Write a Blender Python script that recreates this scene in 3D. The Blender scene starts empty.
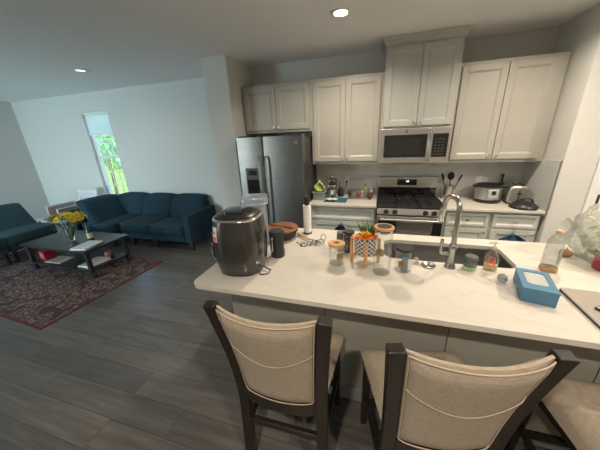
import bpy, bmesh, math, random
from mathutils import Vector, Matrix, Euler, noise
random.seed(7)
SC = bpy.context.scene; COL = SC.collection
PI = math.pi; R = math.radians
Hc = 2.74; CT = .914

# ---------------------------------------------------------------- materials
MATS = {}
def principled(name, color, rough=.5, metal=0., **kw):
    m = bpy.data.materials.new(name); m.use_nodes = True
    b = m.node_tree.nodes['Principled BSDF']
    b.inputs['Base Color'].default_value = (*color, 1)
    b.inputs['Roughness'].default_value = rough
    b.inputs['Metallic'].default_value = metal
    for k, v in kw.items():
        b.inputs[k.replace('_', ' ')].default_value = v
    MATS[name] = m
    return m
def tree(m): return m.node_tree, m.node_tree.nodes, m.node_tree.links, m.node_tree.nodes['Principled BSDF']
def coords(nt, scale=(1, 1, 1), rot=(0, 0, 0), kind='Object'):
    tc = nt.nodes.new('ShaderNodeTexCoord'); mp = nt.nodes.new('ShaderNodeMapping')
    mp.inputs['Scale'].default_value = scale; mp.inputs['Rotation'].default_value = rot
    nt.links.new(tc.outputs[kind], mp.inputs[0]); return mp.outputs[0]
def ramp(nt, fac, stops):
    r = nt.nodes.new('ShaderNodeValToRGB'); e = r.color_ramp.elements
    while len(e) < len(stops): e.new(.5)
    for i, (p, c) in enumerate(stops): e[i].position = p; e[i].color = (*c, 1)
    nt.links.new(fac, r.inputs[0]); return r.outputs[0]
def noisy(name, c1, c2, scale=20, rough=.6, metal=0., bump=0., stretch=(1, 1, 1), detail=4, bscale=None, **kw):
    m = principled(name, c1, rough, metal, **kw); nt, N, L, b = tree(m)
    v = coords(nt, stretch)
    n = N.new('ShaderNodeTexNoise'); n.inputs['Scale'].default_value = scale; n.inputs['Detail'].default_value = detail
    L.new(v, n.inputs['Vector']); L.new(ramp(nt, n.outputs[0], [(.3, c1), (.7, c2)]), b.inputs['Base Color'])
    if bump:
        bp = N.new('ShaderNodeBump'); bp.inputs['Strength'].default_value = bump; bp.inputs['Distance'].default_value = .002
        n2 = n
        if bscale:
            n2 = N.new('ShaderNodeTexNoise'); n2.inputs['Scale'].default_value = bscale; L.new(v, n2.inputs['Vector'])
        L.new(n2.outputs[0], bp.inputs['Height']); L.new(bp.outputs[0], b.inputs['Normal'])
    return m
def fabric(name, c1, c2, weave=450, bump=.5, rough=.95):
    m = principled(name, c1, rough); nt, N, L, b = tree(m)
    a = N.new('ShaderNodeTexNoise'); a.inputs['Scale'].default_value = 1; a.inputs['Detail'].default_value = 2
    L.new(coords(nt, (weave, weave, weave * .12)), a.inputs['Vector'])
    c = N.new('ShaderNodeTexNoise'); c.inputs['Scale'].default_value = 1; c.inputs['Detail'].default_value = 2
    L.new(coords(nt, (weave * .12, weave * .12, weave)), c.inputs['Vector'])
    mx = N.new('ShaderNodeMath'); mx.operation = 'ADD'; L.new(a.outputs[0], mx.inputs[0]); L.new(c.outputs[0], mx.inputs[1])
    hf = N.new('ShaderNodeMath'); hf.operation = 'MULTIPLY'; hf.inputs[1].default_value = .5; L.new(mx.outputs[0], hf.inputs[0])
    L.new(ramp(nt, hf.outputs[0], [(.35, c1), (.65, c2)]), b.inputs['Base Color'])
    bp = N.new('ShaderNodeBump'); bp.inputs['Strength'].default_value = bump; bp.inputs['Distance'].default_value = .0015
    L.new(hf.outputs[0], bp.inputs['Height']); L.new(bp.outputs[0], b.inputs['Normal'])
    return m
def glass(name, color=(1, 1, 1), rough=0., alpha=.12, haze=0.):
    # thin clear wall: mostly see-through with a fresnel reflection
    m = bpy.data.materials.new(name); m.use_nodes = True; nt = m.node_tree; N = nt.nodes; L = nt.links
    N.clear(); out = N.new('ShaderNodeOutputMaterial'); mix = N.new('ShaderNodeMixShader')
    t = N.new('ShaderNodeBsdfTransparent'); t.inputs[0].default_value = (*color, 1)
    g = N.new('ShaderNodeBsdfGlossy'); g.inputs['Roughness'].default_value = rough
    lw = N.new('ShaderNodeLayerWeight'); lw.inputs[0].default_value = .35
    mp = N.new('ShaderNodeMapRange'); mp.inputs['To Min'].default_value = alpha * .35; mp.inputs['To Max'].default_value = min(.7, alpha * 2.6)
    L.new(lw.outputs['Facing'], mp.inputs[0]); L.new(mp.outputs[0], mix.inputs[0])
    src = t.outputs[0]
    if haze:
        d = N.new('ShaderNodeBsdfDiffuse'); d.inputs[0].default_value = (*color, 1); mh = N.new('ShaderNodeMixShader'); mh.inputs[0].default_value = haze
        L.new(src, mh.inputs[1]); L.new(d.outputs[0], mh.inputs[2]); src = mh.outputs[0]
    L.new(src, mix.inputs[1]); L.new(g.outputs[0], mix.inputs[2]); L.new(mix.outputs[0], out.inputs[0])
    MATS[name] = m; return m
def emit(name, color, strength):
    m = principled(name, (0, 0, 0), .5); b = m.node_tree.nodes['Principled BSDF']
    b.inputs['Emission Color'].default_value = (*color, 1); b.inputs['Emission Strength'].default_value = strength
    return m

wall_m = noisy('wall_paint', (.62, .61, .58), (.64, .63, .60), 60, .8, bump=.08)
ceil_m = noisy('ceiling_paint', (.84, .84, .83), (.87, .87, .86), 40, .9, bump=.1)
trim_m = principled('trim_white', (.78, .78, .76), .4)
cab_m = noisy('cabinet_paint_warm', (.40, .385, .34), (.42, .405, .36), 8, .42)
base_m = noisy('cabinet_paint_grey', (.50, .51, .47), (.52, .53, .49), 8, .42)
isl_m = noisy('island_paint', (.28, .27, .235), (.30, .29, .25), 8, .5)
steel_m = noisy('brushed_steel', (.62, .60, .56), (.52, .505, .47), 6, .42, 1., stretch=(1, 1, 40))
fridge_m = noisy('fridge_steel', (.25, .245, .235), (.20, .195, .19), 5, .36, 1., stretch=(1, 1, 30))
chrome_m = principled('polished_chrome', (.78, .78, .78), .12, 1.)
nickel_m = principled('brushed_nickel', (.45, .44, .42), .27, 1.)
knob_m = principled('knob_nickel', (.80, .79, .76), .3, 1.)
darkmetal_m = principled('dark_metal', (.05, .05, .052), .4, .6)
black_m = principled('black_plastic', (.018, .018, .02), .35)
matte_black_m = principled('matte_black', (.02, .02, .021), .6)
blackglass_m = principled('black_glass', (.012, .012, .013), .08, Coat_Weight=.5)
iron_m = principled('cast_iron', (.010, .009, .009), .6)
white_m = principled('white_plastic', (.8, .8, .78), .4)
paper_m = principled('white_paper', (.85, .84, .82), .9)
glass_m = glass('clear_glass', (.93, .94, .93), .02, .16)
pane_m = glass('window_glass', (.93, .97, .99), 0, .05)
plastic_clear_m = glass('clear_plastic', (.78, .83, .90), .12, .25, .30)
espresso_m = noisy('espresso_wood', (.012, .0075, .005), (.020, .013, .009), 6, .38, stretch=(6, 6, 1))
cream_m = fabric('cream_linen', (.31, .255, .19), (.44, .37, .285), 330, .6)
piping_m = principled('piping_linen', (.46, .37, .28), .9)
teal_m = fabric('teal_upholstery', (.005, .024, .040), (.010, .038, .058), 260, .5)
teal2_m = fabric('slate_teal_upholstery', (.026, .058, .070), (.040, .080, .093), 260, .5)
blackwood_m = noisy('black_brown_wood', (.016, .016, .018), (.026, .026, .028), 9, .3, stretch=(1, 8, 8))
wood_light_m = noisy('bamboo_wood', (.52, .27, .10), (.66, .38, .17), 30, .5, stretch=(1, 6, 1))
wood_mid_m = noisy('acacia_wood', (.10, .038, .016), (.34, .15, .065), 14, .5, stretch=(1, 9, 1), bump=.2)
navy_m = fabric('navy_towel', (.008, .014, .03), (.018, .028, .05), 300, .8)
blue_towel_m = fabric('blue_towel', (.03, .085, .16), (.05, .12, .21), 300, .8)
greytowel_m = noisy('grey_brown_terry', (.07, .064, .056), (.19, .175, .155), 45, .95, bump=.9, stretch=(2.5, 2.5, .8), bscale=220)
green_label_m = principled('green_label', (.05, .28, .10), .5)
orange_m = principled('orange_label', (.85, .16, .04), .5)
yellow_m = principled('yellow_petal', (.85, .64, .05), .6)
brown_m = principled('brown_center', (.10, .04, .01), .8)
leaf_m = noisy('leaf_green', (.045, .10, .025), (.12, .20, .05), 30, .55)
darkleaf_m = noisy('dark_leaf_green', (.02, .06, .02), (.05, .12, .04), 30, .6)
lime_m = noisy('lime_bag', (.28, .42, .03), (.62, .68, .25), 30, .45)
red_m = principled('red_card', (.42, .015, .03), .5)
bluebox_m = noisy('blue_card', (.065, .175, .28), (.08, .20, .32), 12, .55)
tissue_m = principled('tissue_cream', (.66, .58, .49), .8)
silver_m = principled('laptop_silver', (.42, .375, .32), .4, .3)

# quartz with soft veins
quartz_m = principled('white_quartz', (.72, .70, .66), .16); nt, N, L, b = tree(quartz_m)
n1 = N.new('ShaderNodeTexNoise'); n1.inputs['Scale'].default_value = 1.6; n1.inputs['Detail'].default_value = 6; n1.inputs['Distortion'].default_value = 1.8
L.new(coords(nt, (1, 1.8, 1), (0, 0, .7)), n1.inputs['Vector'])
L.new(ramp(nt, n1.outputs[0], [(.40, (.62, .585, .52)), (.497, (.605, .57, .505)), (.51, (.575, .54, .475)), (.53, (.62, .585, .52))]), b.inputs['Base Color'])

# floor: wide grey-brown vinyl planks, running toward the far wall's length
floor_m = principled('grey_planks', (.1, .1, .1), .33); nt, N, L, b = tree(floor_m)
v = coords(nt)
br = N.new('ShaderNodeTexBrick'); br.offset = .37; br.inputs['Scale'].default_value = 1
br.inputs['Brick Width'].default_value = 1.22; br.inputs['Row Height'].default_value = .18; br.inputs['Mortar Size'].default_value = .0016
br.inputs['Color1'].default_value = (0, 0, 0, 1); br.inputs['Color2'].default_value = (1, 1, 1, 1); br.inputs['Mortar'].default_value = (.5, .5, .5, 1)
br.inputs['Bias'].default_value = 0; L.new(v, br.inputs['Vector'])
g = N.new('ShaderNodeTexNoise'); g.inputs['Scale'].default_value = 1; g.inputs['Detail'].default_value = 7; g.inputs['Roughness'].default_value = .6; g.inputs['Distortion'].default_value = .6
add = N.new('ShaderNodeVectorMath'); add.operation = 'ADD'; L.new(coords(nt, (1.6, 22, 1)), add.inputs[0])
sc_ = N.new('ShaderNodeVectorMath'); sc_.operation = 'SCALE'; sc_.inputs['Scale'].default_value = 9; L.new(br.outputs['Color'], sc_.inputs[0]); L.new(sc_.outputs[0], add.inputs[1])
L.new(add.outputs[0], g.inputs['Vector'])
grain = ramp(nt, g.outputs[0], [(.25, (.076, .070, .062)), (.5, (.122, .113, .101)), (.78, (.180, .168, .152))])
tone = ramp(nt, br.outputs['Color'], [(0, (.78, .78, .80)), (1, (1.15, 1.12, 1.08))])
mm = N.new('ShaderNodeMixRGB'); mm.blend_type = 'MULTIPLY'; mm.inputs[0].default_value = 1; L.new(grain, mm.inputs[1]); L.new(tone, mm.inputs[2])
m2 = N.new('ShaderNodeMixRGB'); m2.inputs[2].default_value = (.03, .028, .026, 1); L.new(br.outputs['Fac'], m2.inputs[0]); L.new(mm.outputs[0], m2.inputs[1])
L.new(m2.outputs[0], b.inputs['Base Color'])
bp = N.new('ShaderNodeBump'); bp.inputs['Strength'].default_value = .25; bp.inputs['Distance'].default_value = .001; L.new(g.outputs[0], bp.inputs['Height']); L.new(bp.outputs[0], b.inputs['Normal'])

# backsplash: light marble-look wide subway tile
def tile_mat(name, rot):
    m = principled(name, (.6, .6, .6), .25); nt, N, L, b = tree(m)
    v = coords(nt, rot=rot)
    br = N.new('ShaderNodeTexBrick'); br.inputs['Scale'].default_value = 1
    br.inputs['Brick Width'].default_value = .305; br.inputs['Row Height'].default_value = .102; br.inputs['Mortar Size'].default_value = .0018
    br.inputs['Color1'].default_value = (.62, .615, .59, 1); br.inputs['Color2'].default_value = (.66, .655, .63, 1); br.inputs['Mortar'].default_value = (.74, .73, .70, 1)
    L.new(v, br.inputs['Vector'])
    n = N.new('ShaderNodeTexNoise'); n.inputs['Scale'].default_value = 4; n.inputs['Detail'].default_value = 5; L.new(v, n.inputs['Vector'])
    mm = N.new('ShaderNodeMixRGB'); mm.blend_type = 'MULTIPLY'; mm.inputs[0].default_value = .6
    L.new(br.outputs['Color'], mm.inputs[1]); L.new(ramp(nt, n.outputs[0], [(.35, (.82, .82, .82)), (.6, (1.05, 1.05, 1.05))]), mm.inputs[2]); L.new(mm.outputs[0], b.inputs['Base Color'])
    bp = N.new('ShaderNodeBump'); bp.inputs['Strength'].default_value = .4; bp.inputs['Distance'].default_value = -.002; L.new(br.outputs['Fac'], bp.inputs['Height']); L.new(bp.outputs[0], b.inputs['Normal'])
    return m
tile_back_m = tile_mat('tile_back', (R(90), 0, 0))
tile_side_m = tile_mat('tile_side', (R(90), 0, R(90)))

# rug: red border, dense dark/cream floral field
rug_m = principled('persian_rug', (.2, .05, .04), .97); nt, N, L, b = tree(rug_m)
v = coords(nt)
vo = N.new('ShaderNodeTexVoronoi'); vo.inputs['Scale'].default_value = 11; L.new(v, vo.inputs['Vector'])
vo2 = N.new('ShaderNodeTexVoronoi'); vo2.inputs['Scale'].default_value = 34; vo2.feature = 'DISTANCE_TO_EDGE'; L.new(v, vo2.inputs['Vector'])
c1 = ramp(nt, vo.outputs['Distance'], [(.0, (.34, .27, .21)), (.16, (.26, .19, .15)), (.24, (.085, .045, .042)), (.42, (.11, .05, .047)), (.52, (.26, .19, .15)), (.62, (.06, .035, .036))])
c2 = ramp(nt, vo2.outputs['Distance'], [(.0, (1.25, 1.2, 1.1)), (.1, (.75, .7, .7)), (.3, (.9, .9, .9))])
mm = N.new('ShaderNodeMixRGB'); mm.blend_type = 'MULTIPLY'; mm.inputs[0].default_value = .8; L.new(c1, mm.inputs[1]); L.new(c2, mm.inputs[2])
sep = N.new('ShaderNodeSeparateXYZ'); L.new(v, sep.inputs[0])
def absdist(o, half):
    a = N.new('ShaderNodeMath'); a.operation = 'ABSOLUTE'; L.new(o, a.inputs[0])
    s = N.new('ShaderNodeMath'); s.operation = 'SUBTRACT'; s.inputs[0].default_value = half; L.new(a.outputs[0], s.inputs[1]); return s.outputs[0]
RUG_HX, RUG_HY = 1.52, .78
mn = N.new('ShaderNodeMath'); mn.operation = 'MINIMUM'; L.new(absdist(sep.outputs[0], RUG_HX), mn.inputs[0]); L.new(absdist(sep.outputs[1], RUG_HY), mn.inputs[1])
r_ = N.new('ShaderNodeValToRGB'); r_.color_ramp.interpolation = 'CONSTANT'; e = r_.color_ramp.elements
for i, (p, a_) in enumerate([(0, 1.), (.025, .25), (.05, 0.), (.22, .25), (.25, 0.)]):
    if i > 1: e.new(p)
    e[i].position = p; e[i].color = (a_, a_, a_, 1)
L.new(mn.outputs[0], r_.inputs[0])
m3 = N.new('ShaderNodeMixRGB'); m3.inputs[2].default_value = (.12, .022, .028, 1); L.new(r_.outputs[0], m3.inputs[0]); L.new(mm.outputs[0], m3.inputs[1])
L.new(m3.outputs[0], b.inputs['Base Color'])

# planter pot: white with small black diamond lattice
pot_m = principled('patterned_ceramic', (.8, .8, .78), .4); nt, N, L, b = tree(pot_m)
uv = N.new('ShaderNodeTexCoord'); sp = N.new('ShaderNodeSeparateXYZ'); L.new(uv.outputs['Object'], sp.inputs[0])
at = N.new('ShaderNodeMath'); at.operation = 'ARCTAN2'; L.new(sp.outputs[1], at.inputs[0]); L.new(sp.outputs[0], at.inputs[1])
def mth(op, a, b_):
    n = N.new('ShaderNodeMath'); n.operation = op
    for i, q in enumerate((a, b_)):
        if q is None: continue
        if isinstance(q, (int, float)): n.inputs[i].default_value = q
        else: L.new(q, n.inputs[i])
    return n.outputs[0]
u = mth('MULTIPLY', at.outputs[0], 7.); w = mth('MULTIPLY', sp.outputs[2], 108.)
s1 = mth('ABSOLUTE', mth('SINE', mth('ADD', u, w), None), None); s2 = mth('ABSOLUTE', mth('SINE', mth('SUBTRACT', u, w), None), None)
mnn = mth('MINIMUM', s1, s2)
L.new(ramp(nt, mnn, [(.34, (.80, .79, .75)), (.40, (.035, .038, .04))]), b.inputs['Base Color'])

# ---------------------------------------------------------------- mesh helpers
class MB:
    def __init__(s): s.bm = bmesh.new()
    def box(s, x0, x1, y0, y1, z0, z1, bev=0, mat=None, seg=1):
        r = bmesh.ops.create_cube(s.bm, size=1)
        vs = r['verts']
        for v in vs: v.co = Vector(((x0+x1)/2+v.co.x*(x1-x0), (y0+y1)/2+v.co.y*(y1-y0), (z0+z1)/2+v.co.z*(z1-z0)))
        if bev:
            es = list({e for v in vs for e in v.link_edges})
            q = bmesh.ops.bevel(s.bm, geom=es, offset=bev, segments=seg, profile=.5, affect='EDGES'); vs = list({v for f in q['faces'] for v in f.verts} | {v for v in vs if v.is_valid})
        if mat:
            for v in vs: v.co = mat @ v.co
        return s
    def lathe(s, prof, cx=0, cy=0, n=28, mat=None, a0=0, a1=2*PI, sx=1, sy=1):
        full = abs(a1-a0-2*PI) < 1e-6; m = n if full else n+1; rings = []
        M = mat or Matrix.Identity(4)
        for r, z in prof:
            if r < 1e-6: rings.append([s.bm.verts.new(M @ Vector((cx, cy, z)))])
            else: rings.append([s.bm.verts.new(M @ Vector((cx+sx*r*math.cos(a0+(a1-a0)*i/n), cy+sy*r*math.sin(a0+(a1-a0)*i/n), z))) for i in range(m)])
        for a, c in zip(rings, rings[1:]):
            for i in range(n):
                j = (i+1) % m
                if len(a) == 1 and len(c) == 1: continue
                if len(a) == 1: f = (a[0], c[i], c[j])
                elif len(c) == 1: f = (a[i], c[0], a[j])
                else: f = (a[i], a[j], c[j], c[i])
                try: s.bm.faces.new(f)
                except ValueError: pass
        return s
    def tube(s, pts, r, n=8, closed=False):
        pts = [Vector(p) for p in pts]; k = len(pts); rr = r if hasattr(r, '__len__') else [r]*k; rings = []
        up = None
        for i, p in enumerate(pts):
            if closed: t = pts[(i+1) % k]-pts[i-1]
            else: t = pts[min(i+1, k-1)]-pts[max(i-1, 0)]
            t.normalize()
            if up is None: up = t.orthogonal().normalized()
            else:
                up = up-t*up.dot(t); up = up.normalized() if up.length > 1e-6 else t.orthogonal().normalized()
            sd = t.cross(up)
            rings.append([s.bm.verts.new(p+(up*math.cos(2*PI*j/n)+sd*math.sin(2*PI*j/n))*rr[i]) for j in range(n)])
        for i in range(k if closed else k-1):
            a, c = rings[i], rings[(i+1) % k]
            for j in range(n):
                s.bm.faces.new((a[j], a[(j+1) % n], c[(j+1) % n], c[j]))
        if not closed:
            s.bm.faces.new(rings[0][::-1]); s.bm.faces.new(rings[-1])
        return s
    def sweep(s, pts, w, d, side=(1, 0, 0)):
        # rectangular bar: w along side, d perpendicular; w, d may be lists
        pts = [Vector(p) for p in pts]; k = len(pts); sd = Vector(side).normalized()
        ws = w if hasattr(w, '__len__') else [w]*k; ds = d if hasattr(d, '__len__') else [d]*k; rings = []
        for i, p in enumerate(pts):
            t = (pts[min(i+1, k-1)]-pts[max(i-1, 0)]).normalized(); q = t.cross(sd).normalized(); s2 = q.cross(t).normalized()
            rings.append([s.bm.verts.new(p+s2*a*ws[i]/2+q*c*ds[i]/2) for a, c in ((-1, -1), (1, -1), (1, 1), (-1, 1))])
        for a, c in zip(rings, rings[1:]):
            for j in range(4): s.bm.faces.new((a[j], a[(j+1) % 4], c[(j+1) % 4], c[j]))
        s.bm.faces.new(rings[0][::-1]); s.bm.faces.new(rings[-1]); return s
    def prism(s, poly, z0, z1, holes=()):
        loops = []
        edges = []
        for lp in [poly]+list(holes):
            vs = [s.bm.verts.new((x, y, z1)) for x, y in lp]; loops.append(vs)
            edges += [s.bm.edges.new((vs[i], vs[(i+1) % len(vs)])) for i in range(len(vs))]
        if holes: fs = [g for g in bmesh.ops.triangle_fill(s.bm, use_beauty=True, edges=edges)['geom'] if isinstance(g, bmesh.types.BMFace)]
        else: fs = [s.bm.faces.new(loops[0])]
        low = {}
        for vs in loops:
            for v in vs: low[v] = s.bm.verts.new((v.co.x, v.co.y, z0))
        for f in fs: s.bm.faces.new([low[v] for v in reversed(f.verts)])
        for vs in loops:
            for i in range(len(vs)):
                a, c = vs[i], vs[(i+1) % len(vs)]; s.bm.faces.new((a, low[a], low[c], c))
        return s
    def grid(s, fn, nu, nv):
        g = [[s.bm.verts.new(fn(i/nu, j/nv)) for j in range(nv+1)] for i in range(nu+1)]
        for i in range(nu):
            for j in range(nv): s.bm.faces.new((g[i][j], g[i+1][j], g[i+1][j+1], g[i][j+1]))
        return s
    def ball(s, c, r, sub=2, sc=(1, 1, 1), jit=0):
        q = bmesh.ops.create_icosphere(s.bm, subdivisions=sub, radius=1)
        for v in q['verts']:
            k = 1+(jit*noise.noise(v.co*2.3+Vector(c)*7) if jit else 0)
            v.co = Vector((c[0]+v.co.x*r*sc[0]*k, c[1]+v.co.y*r*sc[1]*k, c[2]+v.co.z*r*sc[2]*k))
        return s
    def build(s, name, mat, parent=None, smooth=False, bev=0, sub=0, solid=0, seg=2, loc=None, rz=0, tilt=None, kind=None, label=None):
        bm = s.bm
        bmesh.ops.recalc_face_normals(bm, faces=bm.faces)
        me = bpy.data.meshes.new(name); bm.to_mesh(me); bm.free()
        o = bpy.data.objects.new(name, me); COL.objects.link(o)
        me.materials.append(mat if not isinstance(mat, str) else MATS[mat])
        if smooth:
            for p in me.polygons: p.use_smooth = True
            if smooth == 'auto' or smooth is True:
                # sharp edges above 40 degrees
                bm2 = bmesh.new(); bm2.from_mesh(me)
                for e in bm2.edges:
                    if len(e.link_faces) == 2 and e.calc_face_angle(0) > R(42): e.smooth = False
                bm2.to_mesh(me); bm2.free()
        if solid:
            md = o.modifiers.new('s', 'SOLIDIFY'); md.thickness = solid; md.offset = 0
        if bev:
            md = o.modifiers.new('b', 'BEVEL'); md.width = bev; md.segments = seg; md.limit_method = 'ANGLE'; md.angle_limit = R(40)
        if sub:
            md = o.modifiers.new('u', 'SUBSURF'); md.levels = sub; md.render_levels = sub
        if parent is not None: o.parent = parent
        if loc is not None: o.location = loc
        if rz: o.rotation_euler.z = rz
        if tilt is not None: o.rotation_euler = tilt
        if kind: o['kind'] = kind
        if label: o['label'] = label
        return o
def thing(name, label, cat, loc=(0, 0, 0), rz=0, group=None):
    o = bpy.data.objects.new(name, None); COL.objects.link(o); o.location = loc; o.rotation_euler.z = rz
    o.empty_display_size = .05; o['label'] = label; o['category'] = cat
    if group: o['group'] = group
    return o
def tag(o, label, cat, group=None, kind=None):
    o['label'] = label; o['category'] = cat
    if group: o['group'] = group
    if kind: o['kind'] = kind
    return o
def dup(root, loc, rz, label, group=None):
    r = root.copy(); COL.objects.link(r); r.location = loc; r.rotation_euler.z = rz; r['label'] = label
    if group: r['group'] = group
    for ch in list(root.children):
        c = ch.copy(); COL.objects.link(c); c.parent = r
        for gch in ch.children:
            d = gch.copy(); COL.objects.link(d); d.parent = c
    return r
def B(*a, **k): return MB().box(*a, **k)
def struct(name, mb, m, **k): return mb.build(name, m, kind='structure', **k)
def rrect(x0, x1, y0, y1, r, n=6, corners=(1, 1, 1, 1)):
    out = []
    for (cx, cy, a, f) in ((x1-r, y1-r, 0, corners[0]), (x0+r, y1-r, 90, corners[1]), (x0+r, y0+r, 180, corners[2]), (x1-r, y0+r, 270, corners[3])):
        if f:
            for i in range(n+1):
                t = R(a+90*i/n); out.append((cx+r*math.cos(t), cy+r*math.sin(t)))
        else:
            out.append((cx+(r if a in (0, 270) else -r), cy+(r if a in (0, 90) else -r)))
    return out
def look(mat_tilt, loc): return Matrix.Translation(loc) @ mat_tilt

# ================================================================ ROOM SHELL
XL, XR_, YF = -7.75, 3.6, -6.6           # left wall, far right, wall behind the camera
XF, XW, YN, YFAR = -1.866, 1.72, -.655, .20
struct('floor', B(XL-.2, XR_+.2, YF-.2, YFAR+.2, -.1, 0), floor_m)
struct('ceiling', B(XL-.2, XR_+.2, YF-.2, YFAR+.2, Hc, Hc+.12), ceil_m)
struct('wall_kitchen', B(XF, XW, 0, .2, 0, Hc), wall_m)
struct('wall_partition', B(XF-.35, XF, YN, .2, 0, Hc), wall_m)
# far wall of the living area with its window opening
WX0, WX1, WZ0, WZ1 = -5.74, -5.06, .60, 2.40
mb = MB(); mb.box(XL, WX0, YFAR, YFAR+.16, 0, Hc); mb.box(WX1, XF-.35, YFAR, YFAR+.16, 0, Hc)
mb.box(WX0, WX1, YFAR, YFAR+.16, 0, WZ0); mb.box(WX0, WX1, YFAR, YFAR+.16, WZ1, Hc)
struct('wall_living', mb, wall_m)
# left wall: plain
struct('wall_left', B(XL-.15, XL, YF, YFAR+.16, 0, Hc), wall_m)
# wall with the door on the right, facing the camera
DX0, DX1, DZ = 2.06, 2.86, 2.05
mb = MB(); mb.box(XW, DX0, YN, .2, 0, Hc); mb.box(DX1, XR_, YN, .2, 0, Hc); mb.box(DX0, DX1, YN, .2, DZ, Hc)
struct('wall_pantry', mb, wall_m)
struct('wall_right', B(XR_, XR_+.15, YF, .2, 0, Hc), wall_m)
# wall behind the camera, with a wide glazed opening for the living area
GX0, GX1, GZ1 = -7.4, -4.9, 2.35
mb = MB(); mb.box(XL, GX0, YF-.15, YF, 0, Hc); mb.box(GX1, XR_, YF-.15, YF, 0, Hc)
mb.box(GX0, GX1, YF-.15, YF, GZ1, Hc); mb.box(GX0, GX1, YF-.15, YF, 0, .3)
struct('wall_front', mb, wall_m)
mb = MB()
for x in (GX0, GX0+.8, GX0+1.64, GX1-.06): mb.box(x, x+.06, YF-.1, YF-.04, .3, GZ1)
mb.box(GX0, GX1, YF-.1, YF-.04, .3, .36); mb.box(GX0, GX1, YF-.1, YF-.04, GZ1-.06, GZ1)
w2 = struct('window_2', mb, trim_m)
# window 1: frame, sashes, pane, grille, sill
w1 = bpy.data.objects.new('window_1', None); COL.objects.link(w1); w1.location = ((WX0+WX1)/2, YFAR, WZ0); w1['kind'] = 'structure'
hw = (WX1-WX0)/2; wh = WZ1-WZ0
mb = MB(); fr = .04
mb.box(-hw, -hw+fr, .06, .13, 0, wh); mb.box(hw-fr, hw, .06, .13, 0, wh); mb.box(-hw+fr, hw-fr, .06, .13, 0, fr); mb.box(-hw+fr, hw-fr, .06, .13, wh-fr, wh)
mb.box(-hw+fr, hw-fr, .065, .12, wh*.52-.022, wh*.52+.022)
mb.build('window_frame', trim_m, w1, bev=.004)
MB().box(-hw+fr, hw-fr, .098, .102, fr, wh-fr).build('pane', pane_m, w1)
mb = MB()
for i in (1, 2): x = -hw+fr+(2*hw-2*fr)*i/3; mb.box(x-.009, x+.009, .088, .097, fr, wh-fr)
for lo, hi in ((fr, wh*.52-.022), (wh*.52+.022, wh-fr)):
    for i in (1, 2): z = lo+(hi-lo)*i/3; mb.box(-hw+fr, hw-fr, .086, .0965, z-.009, z+.009)
mb.build('grille', trim_m, w1)
B(-hw-.03, hw+.03, -.03, .06, -.025, 0).build('window_sill', trim_m, w1, bev=.005)
# blind pulled part-way down in the window
bl = thing('window_blind', 'white slatted blind gathered over the top of the tall living room window', 'blind', ((WX0+WX1)/2, YFAR+.03, WZ1))
B(-hw+.01, hw-.01, -.022, .022, -.045, -.002).build('head_rail', white_m, bl, bev=.003)
mb = MB(); nsl = 9
for i in range(nsl):
    z = -.072-.040*i; mb.box(-hw+.015, hw-.015, -.0235, .0235, -.0012, .0012, mat=Matrix.Translation((0, 0, z)) @ Matrix.Rotation(R(60), 4, 'X'))
blm = principled('blind_vinyl', (.85, .87, .88), .5); nt, N, L, b = tree(blm)
tl = N.new('ShaderNodeBsdfTranslucent'); tl.inputs[0].default_value = (.85, .9, .92, 1); mxs = N.new('ShaderNodeMixShader'); mxs.inputs[0].default_value = .5
L.new(b.outputs[0], mxs.inputs[1]); L.new(tl.outputs[0], mxs.inputs[2]); L.new(mxs.outputs[0], N['Material Output'].inputs[0])
mb.build('slats', blm, bl)
B(-hw+.015, hw-.015, -.02, .02, -.43, -.405).build('bottom_rail', white_m, bl, bev=.003)
for x in (-.22, .22): MB().tube([(x, -.027, -.04), (x, -.027, -.41)], .0012, 5).build('cord', white_m, bl)
# outdoors beyond the window
struct('ground_outside', B(-60, 20, YFAR+.4, 90, -.5, -.4), noisy('lawn', (.16, .30, .05), (.35, .42, .10), 3, .9))
for i, (x, y, h, r) in enumerate([(-11.3, 4.6, 2.1, 1.15), (-15.0, 6.4, 2.6, 1.5), (-13.2, 8.2, 3.0, 1.4), (-19.2, 9.6, 3.6, 1.9), (-23.5, 10.8, 3.4, 1.8)]):
    t = thing('tree', ['nearest round bright green tree outside the living room window', 'broad green tree outside the window, behind the nearest tree', 'rounded green tree outside, toward the right side of the window', 'tall green tree far outside the window, at the back', 'tall green tree far outside the window, leftmost one'][i], 'tree', (x, y, -.4), 0, 'trees outside the window')
    MB().tube([(0, 0, 0), (.05, 0, h*.5), (0, .05, h)], [.07, .055, .03], 8).build('trunk', noisy('bark%d' % i, (.08, .05, .03), (.15, .1, .07), 12, .9), t)
    mb = MB(); rng = random.Random(i)
    for k in range(300):
        th, ph = rng.uniform(0, 2*PI), math.acos(rng.uniform(-.8, 1)); q = r*rng.uniform(.65, 1)
        c = Vector((q*math.sin(ph)*math.cos(th), q*math.sin(ph)*math.sin(th), h+q*math.cos(ph)*.9))
        M = Matrix.Translation(c) @ Euler((rng.uniform(0, 6), rng.uniform(0, 6), 0)).to_matrix().to_4x4()
        s_ = rng.uniform(.1, .2)
        vs = [mb.bm.verts.new(M @ Vector(p)) for p in ((-s_, 0, 0), (0, -s_*.5, .02), (s_, 0, 0), (0, s_*.5, .02))]; mb.bm.faces.new(vs)
    mb.build('foliage', noisy('outdoor_leaf%d' % i, (.08, .26, .16), (.34, .52, .26), 3, .7), t)  # leaf greens shifted toward blue, window glare put into the colour
hg = noisy('hedge_leaf', (.12, .32, .14), (.48, .56, .16), 4, .7)
mb = MB(); rng = random.Random(5)
mb.box(-32, -10, 14.2, 15.4, -.4, 2.9)
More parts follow.
